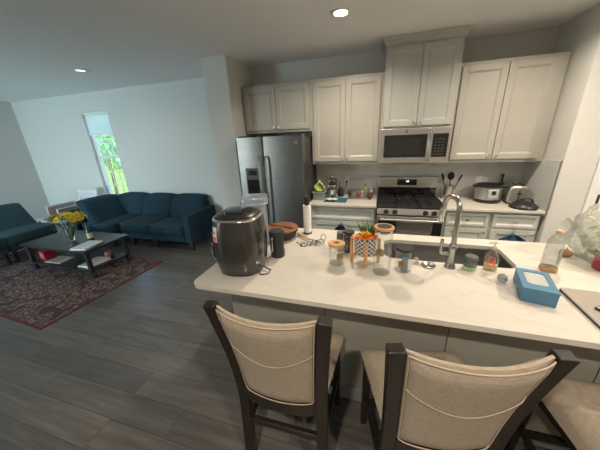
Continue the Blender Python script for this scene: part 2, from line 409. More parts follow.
for k in range(2200):
    c = Vector((rng.uniform(-32, -10), rng.uniform(13.8, 14.2), rng.uniform(-.3, 3.3))); s_ = rng.uniform(.10, .22)
    M = Matrix.Translation(c) @ Euler((rng.uniform(0, 6), rng.uniform(0, 6), 0)).to_matrix().to_4x4()
    mb.bm.faces.new([mb.bm.verts.new(M @ Vector(p)) for p in ((-s_, 0, 0), (0, -s_*.6, .02), (s_, 0, 0), (0, s_*.6, .02))])
tag(mb.build('hedge', hg), 'long bright green hedge at the back of the lawn outside the window', 'hedge')
# baseboards
struct('baseboard_living', B(XL+.014, XF-.35, YFAR-.014, YFAR, 0, .10), trim_m, bev=.003)
struct('baseboard_left', B(XL, XL+.014, YF+.014, YFAR, 0, .10), trim_m, bev=.003)
struct('baseboard_partition', B(XF-.364, XF-.35, YN, YFAR-.014, 0, .10), trim_m, bev=.003)
struct('baseboard_partition_end', B(XF-.364, XF, YN-.014, YN, 0, .10), trim_m, bev=.003)
struct('baseboard_pantry', B(XW, DX0-.07, YN-.014, YN, 0, .10), trim_m, bev=.003)
# door 1 (right)
mb = MB(); cw = .075
mb.box(DX0-cw, DX0, YN-.018, YN, 0, DZ+cw); mb.box(DX1, DX1+cw, YN-.018, YN, 0, DZ+cw); mb.box(DX0, DX1, YN-.018, YN, DZ, DZ+cw)
struct('trim_door', mb, trim_m, bev=.005)
d1 = struct('door_1', B(DX0+.004, DX1-.004, YN+.01, YN+.05, .008, DZ-.004), trim_m, bev=.002)
mb = MB()
for z0, z1 in ((.2, .95), (1.1, 1.9)):
    for (a, b_, c_, d_) in ((.12, .14, z0, z1), (.66, .68, z0, z1), (.12, .68, z0, z0+.02), (.12, .68, z1-.02, z1)): mb.box(DX0+a, DX0+b_, YN+.001, YN+.01, c_, d_)
mb.build('door_panel', trim_m, d1, bev=.003)
for z in (.22, 1.06, 1.84):
    m = MB(); m.tube([(DX0+.004, YN-.006, z-.045), (DX0+.004, YN-.006, z+.045)], .0075, 10); m.box(DX0+.004, DX0+.03, YN-.003, YN+.0095, z-.045, z+.045)
    m.build('hinge', darkmetal_m, d1, smooth=True)
# tiles on the back wall and on the little side wall
struct('trim_backsplash', B(XF+1.0, XW-.012, -.012, -.001, CT, 1.405), tile_back_m)
struct('trim_backsplash_side', B(XW-.012, XW-.001, -.64, -.001, CT, 1.43), tile_side_m)
struct('trim_tile_edge', B(XW-.0125, XW-.0005, -.6435, -.64, CT, 1.434), nickel_m)

# recessed lights
lamp_on = emit('lamp_diffuser', (1, .86, .68), 26)
lamp_dim = emit('lamp_diffuser_dim', (.9, .97, 1), 1.6)
def downlight(x, y, label, on=True):
    t = thing('recessed_light', label, 'ceiling light', (x, y, Hc), 0)
    MB().lathe([(.055, -.004), (.060, -.012), (.078, -.010), (.086, -.001), (.055, -.001), (.055, -.004)], n=32).build('trim_ring', white_m, t, smooth=True)
    MB().lathe([(0, -.005), (.055, -.0045)], n=32).build('diffuser', lamp_on if on else lamp_dim, t)
    return t
downlight(-.394, -1.217, 'glowing round recessed light in the kitchen ceiling before the tall cabinet')
downlight(2.65, -2.3, 'added recessed light over the passage, to brighten the pantry door wall')  # unseen lamp, added to brighten the pantry wall
downlight(-3.95, -.90, 'small round recessed light in the living room ceiling above the sofas', False)
for x, y in ((1.25, -1.217), (-.394, -4.3), (1.25, -4.3)):
    downlight(x, y, 'recessed light of the kitchen ceiling, over the aisle side' if y > -2 else ('recessed light of the kitchen ceiling behind the stools, left' if x < 0 else 'recessed light of the kitchen ceiling behind the stools, right'))

# ================================================================ KITCHEN RUN
def panel_door(w, h, t=.02, rail=.058):
    # frame-and-panel door, front toward -y, origin at lower left front of carcass (y=0)
    mb = MB(); mb.box(0, rail, -t, 0, 0, h); mb.box(w-rail, w, -t, 0, 0, h); mb.box(rail, w-rail, -t, 0, 0, rail); mb.box(rail, w-rail, -t, 0, h-rail, h)
    b_ = .016; d0, d1_ = -t+.001, -t+.011
    bm = mb.bm
    o = [(rail, rail), (w-rail, rail), (w-rail, h-rail), (rail, h-rail)]; i_ = [(rail+b_, rail+b_), (w-rail-b_, rail+b_), (w-rail-b_, h-rail-b_), (rail+b_, h-rail-b_)]
    vo = [bm.verts.new((x, d0, z)) for x, z in o]; vi = [bm.verts.new((x, d1_, z)) for x, z in i_]
    for k in range(4): bm.faces.new((vo[k], vo[(k+1) % 4], vi[(k+1) % 4], vi[k]))
    bm.faces.new(vi)
    return mb
def slab_drawer(w, h, t=.02): 
    return panel_door(w, h, t, .03)
def knob(parent, x, z, y=-.02):
    MB().lathe([(0, 0), (.008, 0), (.006, .004), (.0055, .014), (.012, .018), (.0155, .024), (.013, .030), (0, .032)], n=18, mat=Matrix.Translation((x, y, z)) @ Matrix.Rotation(R(90), 4, 'X')).build('knob', knob_m, parent, smooth=True)
def upper(name, label, x0, x1, z0, z1, dep, doors, knob_side='pair', crown=None, fl=.03, fr_=.03, topr=.035, botr=.035, mat=cab_m):
    t = thing(name, label, 'cabinet', (x0, -.002, z0))
    w, h = x1-x0, z1-z0
    B(0, w, -dep, 0, 0, h).build('carcass', mat, t, bev=.002)
    dw = (w-fl-fr_-.006*(doors-1))/doors; dh = h-topr-botr
    for i in range(doors):
        dx = fl+i*(dw+.006)
        d = panel_door(dw, dh).build('door', mat, t, bev=.0025, loc=(dx, -dep, botr))
        kx = dw-.03 if i == 0 else .03
        knob(d, kx, .035)
    return t
upper('upper_cabinet', 'low two-door cream cabinet above the steel refrigerator', XF+.002, -.884, 1.832, 2.433, .342, 2, fl=.035, fr_=.025)
upper('upper_cabinet', 'cream two-door wall cabinet between the refrigerator and the microwave', -.882, -.002, 1.40, 2.433, .342, 2)
t = upper('upper_cabinet', 'tallest pale two-door cabinet over the microwave, with crown moulding at the ceiling', 0, .762, 1.812, 2.66, .40, 2, topr=.02, botr=.02, fl=.02, fr_=.02, mat=noisy('cabinet_paint_pale', (.42, .42, .395), (.44, .44, .415), 8, .42))
# crown moulding, mitred round three sides
bm = MB(); prof = [(0, 0), (.012, .01), (.020, .03), (.045, .055), (.055, .074), (.055, .079), (0, .079)]
def ring(o, z): return [(-o, 0, z), (-o, -.40-o, z), (.762+o, -.40-o, z), (.762+o, 0, z)]
rows = [[bm.bm.verts.new(p) for p in ring(o, .846+z)] for o, z in prof]
for a, c in zip(rows, rows[1:]):
    for k in range(3): bm.bm.faces.new((a[k], a[k+1], c[k+1], c[k]))
for k in (0, 3): bm.bm.faces.new([r_w[k] for r_w in rows])
bm.build('crown_moulding', MATS['cabinet_paint_pale'], t)
upper('upper_cabinet', 'cream two-door wall cabinet right of the microwave, by the side wall', .764, XW-.055, 1.40, 2.433, .342, 2)
struct('trim_filler', B(XW-.054, XW-.0145, -.335, -.002, 1.40, 2.433), cab_m)

# base cabinets
def base_cab(label, x0, x1, ndr, ndo, mat=base_m):
    t = thing('base_cabinet', label, 'cabinet', (x0, -.002, 0)); w = x1-x0; dep = .595
    B(0, w, -dep, 0, .10, CT-.032).build('carcass', mat, t, bev=.002)
    B(0, w, -dep+.07, 0, 0, .10).build('toe_kick', mat, t)
    dw = (w-.04-.012*(ndr-1))/ndr
    for i in range(ndr):
        d = slab_drawer(dw, .155).build('drawer', mat, t, bev=.0025, loc=(.02+i*(dw+.012), -dep, .70)); knob(d, dw/2, .078)
    dw = (w-.04-.006*(ndo-1))/ndo
    for i in range(ndo):
        d = panel_door(dw, .56).build('door', mat, t, bev=.0025, loc=(.02+i*(dw+.006), -dep, .12))
        knob(d, dw-.03 if i == 0 else .03, .52)
    return t
base_cab('grey base cabinet with one wide drawer, left of the range', -.878, -.008, 1, 2)
base_cab('grey base cabinet right beside the range, under the utensil crock', .772, 1.238, 1, 1)
base_cab('grey base cabinet in the right corner, under the toaster', 1.24, 1.70, 1, 1)
tag(B(-.884, -.006, -.644, -.013, CT-.03, CT).build('worktop', quartz_m, bev=.003), 'short white quartz worktop between the refrigerator and the range', 'worktop')
tag(B(.768, XW-.0145, -.644, -.013, CT-.03, CT).build('worktop', quartz_m, bev=.003), 'white quartz worktop in the right corner holding the pressure cooker and toaster', 'worktop')

# refrigerator
fx0, fx1 = -1.80, -.895
f = thing('refrigerator', 'stainless steel side-by-side refrigerator with a black water dispenser', 'refrigerator', (fx0, -.03, 0)); fw = fx1-fx0
B(.005, fw-.005, -.63, 0, .02, 1.765).build('cabinet_body', principled('fridge_side', (.055, .055, .058), .45, .3), f, bev=.004)
B(.01, fw-.01, -.60, -.02, 0, .02).build('foot_grille', black_m, f)
sp_ = .372
for (a, b_) in ((0, sp_-.003), (sp_+.003, fw)):
    d = MB().prism(rrect(a, b_, -.735, -.64, .018, corners=(0, 0, 1, 1)), .07, 1.785).build('door', fridge_m, f, smooth=True, bev=.003)
    x = sp_-.045 if a == 0 else sp_+.045
    m = MB(); m.sweep([(x, -.737, .50), (x, -.775, .52), (x, -.785, .56), (x, -.785, 1.48), (x, -.775, 1.535), (x, -.737, 1.55)], .026, .016); m.build('handle', chrome_m, d, bev=.004, smooth=True)
    if a == 0:
        m = MB(); m.box(.10, .30, -.742, -.70, 1.00, 1.40); m.build('dispenser', black_m, d, bev=.008)
        MB().box(.118, .282, -.7445, -.74, 1.02, 1.25, bev=.002).build('dispenser_recess', blackglass_m, d)
        MB().box(.14, .26, -.7455, -.7405, 1.31, 1.375, bev=.002).build('control_panel', blackglass_m, d)
    else:
        MB().lathe([(0, .0015), (.021, .0015), (.024, 0)], n=24, mat=Matrix.Translation((fw-.09, -.736, 1.70)) @ Matrix.Rotation(R(90), 4, 'X')).build('badge', nickel_m, d)
for x in (.06, fw-.06): B(x-.04, x+.04, -.69, -.60, 1.7855, 1.80).build('hinge_cover', darkmetal_m, f, bev=.004)

# range
r = thing('gas_range', 'stainless steel gas range with black cooktop and a towel on its oven handle', 'range', (0, -.02, 0)); rw = .762
B(.006, rw-.006, -.60, 0, .08, .895).build('body', darkmetal_m, r)
B(.03, rw-.03, -.56, -.02, 0, .08).build('plinth', black_m, r)
B(.002, rw-.002, -.645, -.055, .895, .918).build('cooktop', black_m, r, bev=.004)
# control front with slanted face
m = MB(); prof = [(-.60, .815), (-.66, .815), (-.668, .83), (-.655, .893), (-.60, .893)]
vs0 = [m.bm.verts.new((.002, y, z)) for y, z in prof]; vs1 = [m.bm.verts.new((rw-.002, y, z)) for y, z in prof]
m.bm.faces.new(vs0); m.bm.faces.new(vs1[::-1])
for k in range(5): m.bm.faces.new((vs0[k], vs0[(k+1) % 5], vs1[(k+1) % 5], vs1[k]))
cf = m.build('control_front', steel_m, r, bev=.003)
for x in (.112, .212, .552, .645):
    m = MB(); m.lathe([(0, 0), (.030, 0), (.030, .006), (.026, .009), (.024, .028), (0, .030)], n=24, mat=Matrix.Translation((x, -.662, .857)) @ Matrix.Rotation(R(80), 4, 'X')); m.build('control_knob', black_m, cf, smooth=True)
# backguard
bg = B(.002, rw-.002, -.062, 0, 1.04, 1.187).build('backguard', steel_m, r, bev=.008, smooth=True)
MB().box(.255, .505, -.0645, -.061, 1.075, 1.155, bev=.001).build('display', blackglass_m, bg)
md = emit('display_digits', (.75, .9, 1), 3.)
m = MB()
def seg7(m, ch, x, z, w, h, y, t=.0022):
    S = {'0': 'abcdef', '1': 'bc', '2': 'abged', '3': 'abgcd', '4': 'fgbc', '5': 'afgcd', '6': 'afgedc', '7': 'abc', '8': 'abcdefg', '9': 'abcdfg'}[ch]
    P = {'a': (0, w, h-t, h), 'd': (0, w, 0, t), 'g': (0, w, h/2-t/2, h/2+t/2), 'b': (w-t, w, h/2, h), 'c': (w-t, w, 0, h/2), 'f': (0, t, h/2, h), 'e': (0, t, 0, h/2)}
    for k in S: a, b_, c_, d_ = P[k]; m.box(x+a, x+b_, y-.0006, y, z+c_, z+d_)
for k, chh in enumerate('108'): seg7(m, chh, .362+.014*k+(.004 if k else 0), 1.118, .010, .018, -.0648)
m.build('clock_digits', md, bg)
B(.006, rw-.006, -.055, -.002, .918, 1.04).build('back_panel', blackglass_m, r, bev=.003)
# grates and burners
for gx0, gx1 in ((.02, .262), (.267, .495), (.50, .742)):
    m = MB(); z0, z1 = .944, .956
    for y in (-.625, -.36, -.09): m.box(gx0, gx1, y-.006, y+.006, z0, z1)
    for x in (gx0+.006, (gx0+gx1)/2, gx1-.006): m.box(x-.006, x+.006, -.625, -.09, z0, z1)
    for x in (gx0+.006, gx1-.006):
        for y in (-.625, -.09): m.box(x-.006, x+.006, y-.006, y+.006, .918, z0)
    for y in (-.49, -.225): m.box(gx0+.05, gx1-.05, y-.005, y+.005, z0, z1)
    m.build('grate', iron_m, r, bev=.002)
for x, y, q in ((.14, -.49, .048), (.14, -.225, .04), (.38, -.36, .05), (.62, -.49, .05), (.62, -.225, .036)):
    MB().lathe([(q, .918), (q, .930), (q*.8, .934), (q*.8, .940), (0, .941)], x, y, 24).build('burner', iron_m, r, smooth=True)
od = B(.004, rw-.004, -.655, -.60, .23, .80).build('oven_door', steel_m, r, bev=.006)
B(.02, rw-.02, -.658, -.655, .27, .735).build('oven_window', blackglass_m, od)
m = MB(); m.tube([(.05, -.70, .765), (rw-.05, -.70, .765)], .013, 14)
for x in (.07, rw-.07): m.tube([(x, -.655, .765), (x, -.70, .765)], .009, 10)
m.build('handle', steel_m, od, smooth=True)
B(.004, rw-.004, -.65, -.60, .085, .222).build('storage_drawer', steel_m, r, bev=.005)
# towel on the oven handle
def draped(x0, x1, y, z, rr, hang_f, hang_b, nu=26, wave=.006, seed=0):
    m = MB(); L_ = hang_f+hang_b+PI*rr
    def fn(u, v):
        s_ = v*L_; x = x0+(x1-x0)*u
        wv = wave*math.sin(u*13+seed)+wave*.6*math.sin(u*29+seed*2)
        if s_ < hang_f: k = 1-s_/hang_f; return Vector((x+.004*math.sin(9*k+seed), y-rr-abs(wv)*k, z-hang_f+s_))
        s_ -= hang_f
        if s_ < PI*rr: a = s_/rr; return Vector((x, y-rr*math.cos(a), z+rr*math.sin(a)))
        s_ -= PI*rr; return Vector((x, y+rr, z-s_))
    m.grid(fn, nu, 36); return m
tw = tag(draped(.235, .635, -.695, .738, .005, .36, .30, wave=.0018).build('dish_towel', greytowel_m, smooth=True, solid=.004), 'grey brown terry towel draped over the oven door handle', 'towel')

# microwave
m_ = thing('microwave', 'stainless steel microwave mounted under the tallest cabinet, over the range', 'microwave', (0, -.02, 1.40)); mw = .762
B(.002, mw-.002, -.36, 0, .0, .408).build('body', darkmetal_m, m_)
dr = B(.0, .555, -.402, -.362, .004, .408).build('door', steel_m, m_, bev=.005, smooth=True)
B(.04, .515, -.405, -.402, .075, .335).build('window', blackglass_m, dr)
B(.09, .44, -.4062, -.405, .11, .30).build('window_mesh', principled('mesh_grey', (.02, .02, .02), .3), dr)
mb = MB(); mb.sweep([(.538, -.402, .03), (.538, -.435, .045), (.538, -.442, .08), (.538, -.442, .33), (.538, -.435, .365), (.538, -.402, .38)], .022, .014); mb.build('handle', chrome_m, dr, bev=.004, smooth=True)
MB().lathe([(0, .001), (.014, .001), (.016, 0)], n=20, mat=Matrix.Translation((.285, -.4025, .372)) @ Matrix.Rotation(R(90), 4, 'X')).build('badge', nickel_m, dr)
cp = B(.558, mw, -.402, -.362, .004, .408).build('control_panel', steel_m, m_, bev=.005, smooth=True)
B(.575, .735, -.405, -.402, .075, .335).build('keypad', blackglass_m, cp)
mb = MB()
for i in range(6):
    for j in range(3): mb.box(.60+j*.038, .622+j*.038, -.4056, -.405, .10+i*.034, .109+i*.034)
mb.build('keypad_marks', principled('key_grey', (.07, .07, .07), .5), cp)
B(.15, .5, -.33, -.20, -.006, .0).build('vent_grille', black_m, m_)

# ---- outlets
def outlet(x, z, label):
    t = thing('wall_outlet', label, 'outlet', (x, -.0125, z))
    B(-.036, .036, -.006, 0, -.058, .058).build('cover_plate', white_m, t, bev=.002)
    mb = MB()
    for q in (-.026, .026): mb.box(-.017, .017, -.0085, -.006, q-.015, q+.015)
    mb.build('socket', paper_m, t, bev=.002)
    mb = MB()
    for q in (-.026, .026):
        for s_ in (-.007, .006): mb.box(s_, s_+.002, -.0092, -.0084, q-.006, q+.006)
    mb.build('slot', black_m, t)
outlet(-.445, 1.13, 'white wall outlet with a black plug and cord, above the wire basket')
outlet(1.255, 1.135, 'white wall outlet on the backsplash above the pressure cooker')
mb = MB(); mb.box(-.46, -.43, -.045, -.022, 1.088, 1.12, bev=.004)
mb.tube([(-.445, -.045, 1.10), (-.445, -.07, 1.08), (-.45, -.075, 1.02), (-.49, -.08, .965), (-.55, -.10, .945), (-.60, -.14, .935)], .004, 8)
tag(mb.build('power_cord', black_m, smooth=True), 'black power cord plugged in above the left worktop', 'cord')

# ---- left worktop items
# dish tub with a lime bag
tb = thing('dish_tub', 'grey plastic tub beside the refrigerator holding a lime green bag', 'tub', (-.79, -.31, CT))
MB().prism(rrect(-.085, .085, -.13, .13, .025), 0, .10).build('tub', principled('tub_grey', (.20, .25, .22), .5), tb, smooth=True)
mb = MB(); mb.prism(rrect(-.095, .095, -.14, .14, .03), .10, .108, holes=[rrect(-.078, .078, -.12, .12, .02)]); mb.build('rim', principled('tub_rim', (.25, .32, .28), .5), tb)
mb = MB(); mb.ball((0, 0, .0), 1, 4, (.07, .09, .095))
for v in mb.bm.verts: 
    k = noise.noise(v.co*18)*.022; v.co += v.co.normalized()*k; v.co.z = max(v.co.z, -.02)
o = tag(mb.build('plastic_bag', lime_m, smooth=True), 'crumpled lime green bag lying in the grey tub', 'bag'); o.location = (-.80, -.30, CT+.132)
mb = MB(); mb.grid(lambda u, v: Vector((.0+.07*u, -.105+.08*v+.01*math.sin(9*u), .13-.09*u+.03*math.sin(5*v+2*u))), 12, 12)
o = tag(mb.build('cloth', noisy('print_cloth', (.75, .72, .65), (.35, .30, .25), 40, .9), smooth=True, solid=.004), 'pale printed cloth hanging over the lime bag', 'cloth'); o.location = (-.79, -.30, CT+.115)
# stacked glass blender cups
st = thing('glass_kettle', 'steel and glass stacked moka-style pot on the left worktop', 'coffee maker', (-.615, -.30, CT+.0045))
st.scale = (1.22, 1.22, 1.26)
MB().lathe([(0, 0), (.052, 0), (.055, .01), (.045, .075), (.05, .085), (.05, .10)], n=28).build('base', chrome_m, st, smooth=True)
MB().lathe([(.046, .10), (.055, .16), (.050, .19), (.055, .20), (.050, .20), (.045, .19), (.049, .16), (.04, .10)], n=28).build('cup', glass('smoky_glass', (.75, .75, .75), .05, .3), st, smooth=True)
MB().lathe([(.056, .20), (.058, .215), (.03, .235), (.012, .24), (.012, .255), (.016, .265), (0, .272)], n=28).build('lid', chrome_m, st, smooth=True)
mb = MB(); mb.tube([(.05, 0, .19), (.085, 0, .185), (.09, 0, .12), (.055, 0, .06)], .006, 8); mb.build('handle', black_m, st, smooth=True)
MB().lathe([(.048, .125), (.056, .13), (.056, .15), (.053, .155)], n=28).build('band', chrome_m, st, smooth=True)
gr = thing('coffee_grinder', 'small dark grinder standing behind the steel pot', 'grinder', (-.515, -.16, CT))
MB().lathe([(0, 0), (.042, 0), (.045, .01), (.040, .085), (.035, .09), (0, .09)], n=24).build('body', black_m, gr, smooth=True)
MB().lathe([(.036, .09), (.038, .12), (.03, .13), (0, .132)], n=24).build('lid', darkmetal_m, gr, smooth=True)
tag(MB().prism(rrect(-.15, .15, -.135, .135, .012), 0, .004).build('drying_mat', noisy('teal_mat', (.015, .10, .13), (.02, .14, .17), 80, .9), loc=(-.545, -.40, CT), rz=R(-3)), 'teal drying mat lying on the left worktop', 'mat')
mb = MB(); mb.grid(lambda u, v: Vector((-.085+.17*u, -.05+.10*v, .006+.016*abs(math.sin(7*u+3*v))+.012*abs(math.sin(5*v+9*u)))), 24, 16)
o = tag(mb.build('dish_cloth', noisy('white_cloth', (.72, .70, .66), (.5, .48, .45), 50, .95), smooth=True, solid=.003), 'crumpled white cloth on the front of the teal mat', 'cloth'); o.location = (-.60, -.47, CT+.006)
# wire basket with groceries
wb = thing('wire_basket', 'dark wire basket of packets and a bottle beside the range', 'basket', (-.225, -.235, CT))
wb.scale = (1.14, 1.05, 1.0)
mb = MB(); loops = []
for z, k in ((.003, .86), (.035, .92), (.07, .97), (.10, 1.0)):
    mb.tube([(x*k, y*k, z) for x, y in rrect(-.155, .155, -.10, .10, .04)], .003 if z < .1 else .0055, 6, closed=True)
pts = rrect(-.155, .155, -.10, .10, .04, n=5)
for x, y in pts: mb.tube([(x*.86, y*.86, .003), (x, y, .10)], .0015, 5)
for i in range(9): x = -.155+.31*(i+.5)/9; mb.tube([(x*.86, -.10*1, .1), (x*.86, -.086, .003), (x*.86, .086, .003), (x*.86, .10, .1)], .0015, 5)
mb.build('wires', darkmetal_m, wb)
def bottle(label, loc, h, r_, m, capm, name='bottle', neck=.35):
    t = thing(name, label, 'bottle', loc)
    MB().lathe([(0, 0), (r_*.95, 0), (r_, .01), (r_, h*(1-neck)), (r_*.75, h*(1-neck)+h*.08), (r_*.33, h*(1-neck)+h*.15), (r_*.30, h*.93), (0, h*.93)], n=22).build('bottle_body', m, t, smooth=True)
    MB().lathe([(r_*.36, h*.90), (r_*.38, h), (0, h*1.005)], n=18).build('cap', capm, t, smooth=True); return t
bottle('green-capped oil bottle standing in the wire basket', (-.165, -.20, CT+.006), .19, .034, principled('oil', (.22, .20, .08), .15), green_label_m)
cols = [((.30, .03, .04), 'red and pink packet in the wire basket, toward its left'), ((.42, .34, .31), 'pale packet standing in the middle of the wire basket'), ((.22, .03, .03), 'dark red packet in the wire basket near the range'), ((.42, .28, .10), 'orange yellow jar at the right end of the wire basket'), ((.35, .25, .2), 'brown packet at the left end of the wire basket')]
for i, ((c, lb), (x, h)) in enumerate(zip(cols, ((-.27, .085), (-.225, .09), (-.115, .075), (-.085, .10), (-.33, .07)))):
    pm = principled('packet%d' % i, c, .45)
    if i == 3:
        t = thing('jar', lb, 'jar', (x, -.17, CT+.006)); MB().lathe([(0, 0), (.022, 0), (.024, .01), (.024, h*.75), (.018, h*.82), (0, h*.82)], n=18).build('glass_body', pm, t, smooth=True); MB().lathe([(.021, h*.80), (.021, h), (0, h)], n=18).build('lid', white_m, t, smooth=True)
    else:
        mb = MB(); mb.box(-.022, .022, -.03, .03, 0, h, bev=.006, seg=2)
        for v in mb.bm.verts: v.co.x *= 1-.35*(v.co.z/h)**2; v.co.y += .004*math.sin(v.co.z*60)
        o = tag(mb.build('food_packet', pm, smooth=True), lb, 'packet', 'packets in the wire basket'); o.location = (x+.012, -.24+.03*(i % 2), CT+.006); o.rotation_euler.z = .3*i
# towels on base cabinet doors (over the door tops)
def door_towel(x, m, label, w_, h_, z=.655, y=-.628, hook=True):
    t = thing('hand_towel', label, 'towel', (x, y, z))
    mb = MB()
    def fn(u, v):
        k = min(1, v*5); ww = (.012+(w_/2-.012)*(k**.8)) ; a = (u-.5)*2
        return Vector((a*ww, -.012-.012*math.cos(a*7)*(1-.5*v)-.01*(1-k), -.005-h_*v-.01*abs(a)))
    mb.grid(fn, 24, 20); mb.build('cloth', m, t, smooth=True, solid=.006)
    mb = MB(); mb.tube([(0.012*math.cos(a), -.010, .008+.016*math.sin(a)) for a in [i*2*PI/14 for i in range(14)]], .003, 6, closed=True)
    mb.build('ring', nickel_m, t, smooth=True); return t
door_towel(-.443, navy_m, 'dark navy towel hanging from the left base cabinet doors', .16, .3, y=-.640)
door_towel(1.47, blue_towel_m, 'bright blue towel hanging from the right corner base cabinet door', .25, .3)

# ---- right worktop items
uc = thing('utensil_crock', 'tall steel crock of cooking utensils right of the range', 'utensil holder', (.885, -.15, CT))
MB().lathe([(0, 0), (.052, 0), (.055, .006), (.055, .175), (.051, .175), (.050, .01), (0, .01)], n=30).build('pot', steel_m, uc, smooth=True)
def utensil(name, label, dx, dy, lean, kind_):
    t = thing(name, label, 'utensil', (.885+dx, -.15+dy, CT+.012)); L_ = .24
    ax = Vector((lean[0], lean[1], 1)).normalized(); end = ax*L_
    MB().tube([(0, 0, 0), end*.5, end], [.005, .0055, .006], 8).build('handle', matte_black_m, t, smooth=True)
    rot = ax.to_track_quat('Z', 'Y').to_matrix().to_4x4(); M = Matrix.Translation(end) @ rot
    mb = MB()
    if kind_ == 'spoon':
        mb.ball((0, 0, 0), 1, 3, (.042, .014, .052)); 
        for v in mb.bm.verts: v.co = M @ (v.co+Vector((0, 0, .04)))
    else:
        mb.box(-.028, .028, -.003, .003, 0, .08, bev=.002, mat=M)
    mb.build('head', matte_black_m, t, smooth=True)
utensil('serving_spoon', 'black serving spoon leaning left in the steel crock', -.015, 0, (-.26, .0), 'spoon')
utensil('spatula', 'black spatula leaning right in the steel crock', .02, 0, (.36, 0), 'flat')
utensil('cooking_spoon', 'short black spoon upright in the steel crock', .005, .015, (.03, .05), 'spoon')
# pressure cooker
pc = thing('pressure_cooker', 'round steel pressure cooker without its lid on the right worktop', 'pressure cooker', (1.30, -.235, CT))
MB().lathe([(0, .0), (.135, .0), (.142, .012), (.142, .035), (.132, .04)], n=40).build('base', black_m, pc, smooth=True)
MB().lathe([(.136, .04), (.136, .185)], n=40).build('shell', steel_m, pc, smooth=True)
MB().lathe([(.136, .185), (.146, .19), (.146, .208), (.128, .213), (.12, .205)], n=40).build('rim', black_m, pc, smooth=True)
MB().lathe([(.12, .207), (.117, .10), (.117, .05), (0, .045)], n=40).build('inner_pot', chrome_m, pc, smooth=True)
for s_ in (-1, 1): B(s_*.15-.02, s_*.15+.02, -.035, .035, .175, .205).build('side_handle', black_m, pc, bev=.008)
cpn = MB(); cpn.grid(lambda u, v: Vector((.141*math.sin(-.42+.84*u), -.141*math.cos(-.42+.84*u), .055+.115*v)), 10, 4); cpn.build('control_panel', principled('panel_grey', (.42, .42, .42), .4), pc, smooth=True, solid=.006, rz=R(4))
cpn = MB(); cpn.grid(lambda u, v: Vector((.1455*math.sin(-.15+.30*u), -.1455*math.cos(-.15+.30*u), .105+.05*v)), 6, 3); cpn.build('display', blackglass_m, pc, smooth=True, solid=.002, rz=R(4))
# pressure cooker lid
pl = thing('cooker_lid', 'domed black pressure cooker lid at the front right of the worktop', 'lid', (1.56, -.512, CT))
MB().lathe([(0, .0), (.120, 0), (.130, .008), (.128, .024), (.108, .046), (.07, .068), (.03, .076), (0, .077)], n=40).build('dome', black_m, pl, smooth=True)
mb = MB(); mb.sweep([(-.085, 0, .055), (-.065, 0, .092), (-.03, 0, .108), (.03, 0, .108), (.065, 0, .092), (.085, 0, .055)], .03, .012, side=(0, 1, 0)); mb.build('handle', black_m, pl, bev=.004, smooth=True)
MB().lathe([(0, .062), (.012, .062), (.012, .088), (0, .09)], .0, .045, 16).build('valve', darkmetal_m, pl, smooth=True)
# toaster
to = thing('toaster', 'polished steel toaster in the right corner behind the black lid', 'toaster', (1.575, -.25, CT), R(-8))
to.scale = (1, .97, 1.14)
mb = MB(); pr_ = [(-.10+.0, .012), (-.105, .05), (-.10, .14), (-.085, .175), (-.055, .19), (.055, .19), (.085, .175), (.10, .14), (.105, .05), (.10, .012)]
a = [mb.bm.verts.new((x, -.13, z)) for x, z in pr_]; c = [mb.bm.verts.new((x, .13, z)) for x, z in pr_]
mb.bm.faces.new(a); mb.bm.faces.new(c[::-1])
for k in range(len(pr_)): mb.bm.faces.new((a[k], a[(k+1) % len(pr_)], c[(k+1) % len(pr_)], c[k]))
mb.build('shell', steel_m, to, bev=.02, smooth=True)
B(-.10, .10, -.125, .125, 0, .014).build('base', black_m, to, bev=.004)
for x in (-.035, .035): B(x-.014, x+.014, -.10, .10, .186, .1915).build('slot', black_m, to)
B(-.018, .018, -.15, -.13, .105, .125).build('lever', black_m, to, bev=.004)
B(-.006, .006, -.1325, -.129, .06, .15).build('lever_slot', black_m, to)
wbk = bottle('dark-necked bottle with a pale label behind the pressure cooker', (1.49, -.06, CT), .31, .034, principled('wine_glass_dark', (.05, .06, .025), .1), black_m, 'bottle', .45)
mb = MB(); mb.lathe([(.035, .06), (.035, .145)], n=20); mb.build('bottle_label', principled('label_straw', (.5, .42, .2), .6), wbk, smooth=True)

# ================================================================ ISLAND
IX0, IX1, IY0, IY1 = -1.118, 2.0, -2.695, -1.58
SX0, SX1, SY0, SY1 = .06, .875, -2.075, -1.72
isl = thing('kitchen_island', 'beige-grey island cabinet under the long white quartz top', 'island', (-.97, -2.5, 0))
iw = IX1-.12+.97
mb = MB(); mb.box(0, iw, 0, .02, 0, .884); mb.box(0, .02, .02, .84, 0, .884); mb.box(iw-.02, iw, .02, .84, 0, .884); mb.box(.02, iw-.02, .82, .84, .10, .884); mb.box(.02, iw-.02, .02, .82, .08, .10)
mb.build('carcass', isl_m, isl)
B(-.008, iw+.004, -.012, 0, 0, .10).build('base_trim', isl_m, isl, bev=.003)
for x in (.675, 1.375, 2.05): B(x-.002, x+.002, -.0015, 0, .10, .76).build('panel_seam', darkmetal_m, isl)
for x in (.655, 1.36, 2.03): B(x-.024, x+.024, -.16, -.0005, .866, .884).build('support_bracket', isl_m, isl, bev=.002); 
for x in (.655, 1.36, 2.03): B(x-.024, x+.024, -.012, -.0016, .77, .866).build('bracket_plate', isl_m, isl, bev=.002)
cab = [(.03+.48*i, .03+.48*(i+1)-.008) for i in range(5)]
for a, c in cab: 
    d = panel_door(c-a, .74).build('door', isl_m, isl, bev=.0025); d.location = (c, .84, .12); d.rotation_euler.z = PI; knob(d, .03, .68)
iwt = MB(); iwt.prism(rrect(IX0, IX1, IY0, IY1, .055, n=8), CT-.03, CT, holes=[rrect(SX0, SX1, SY0, SY1, .07, n=8)])
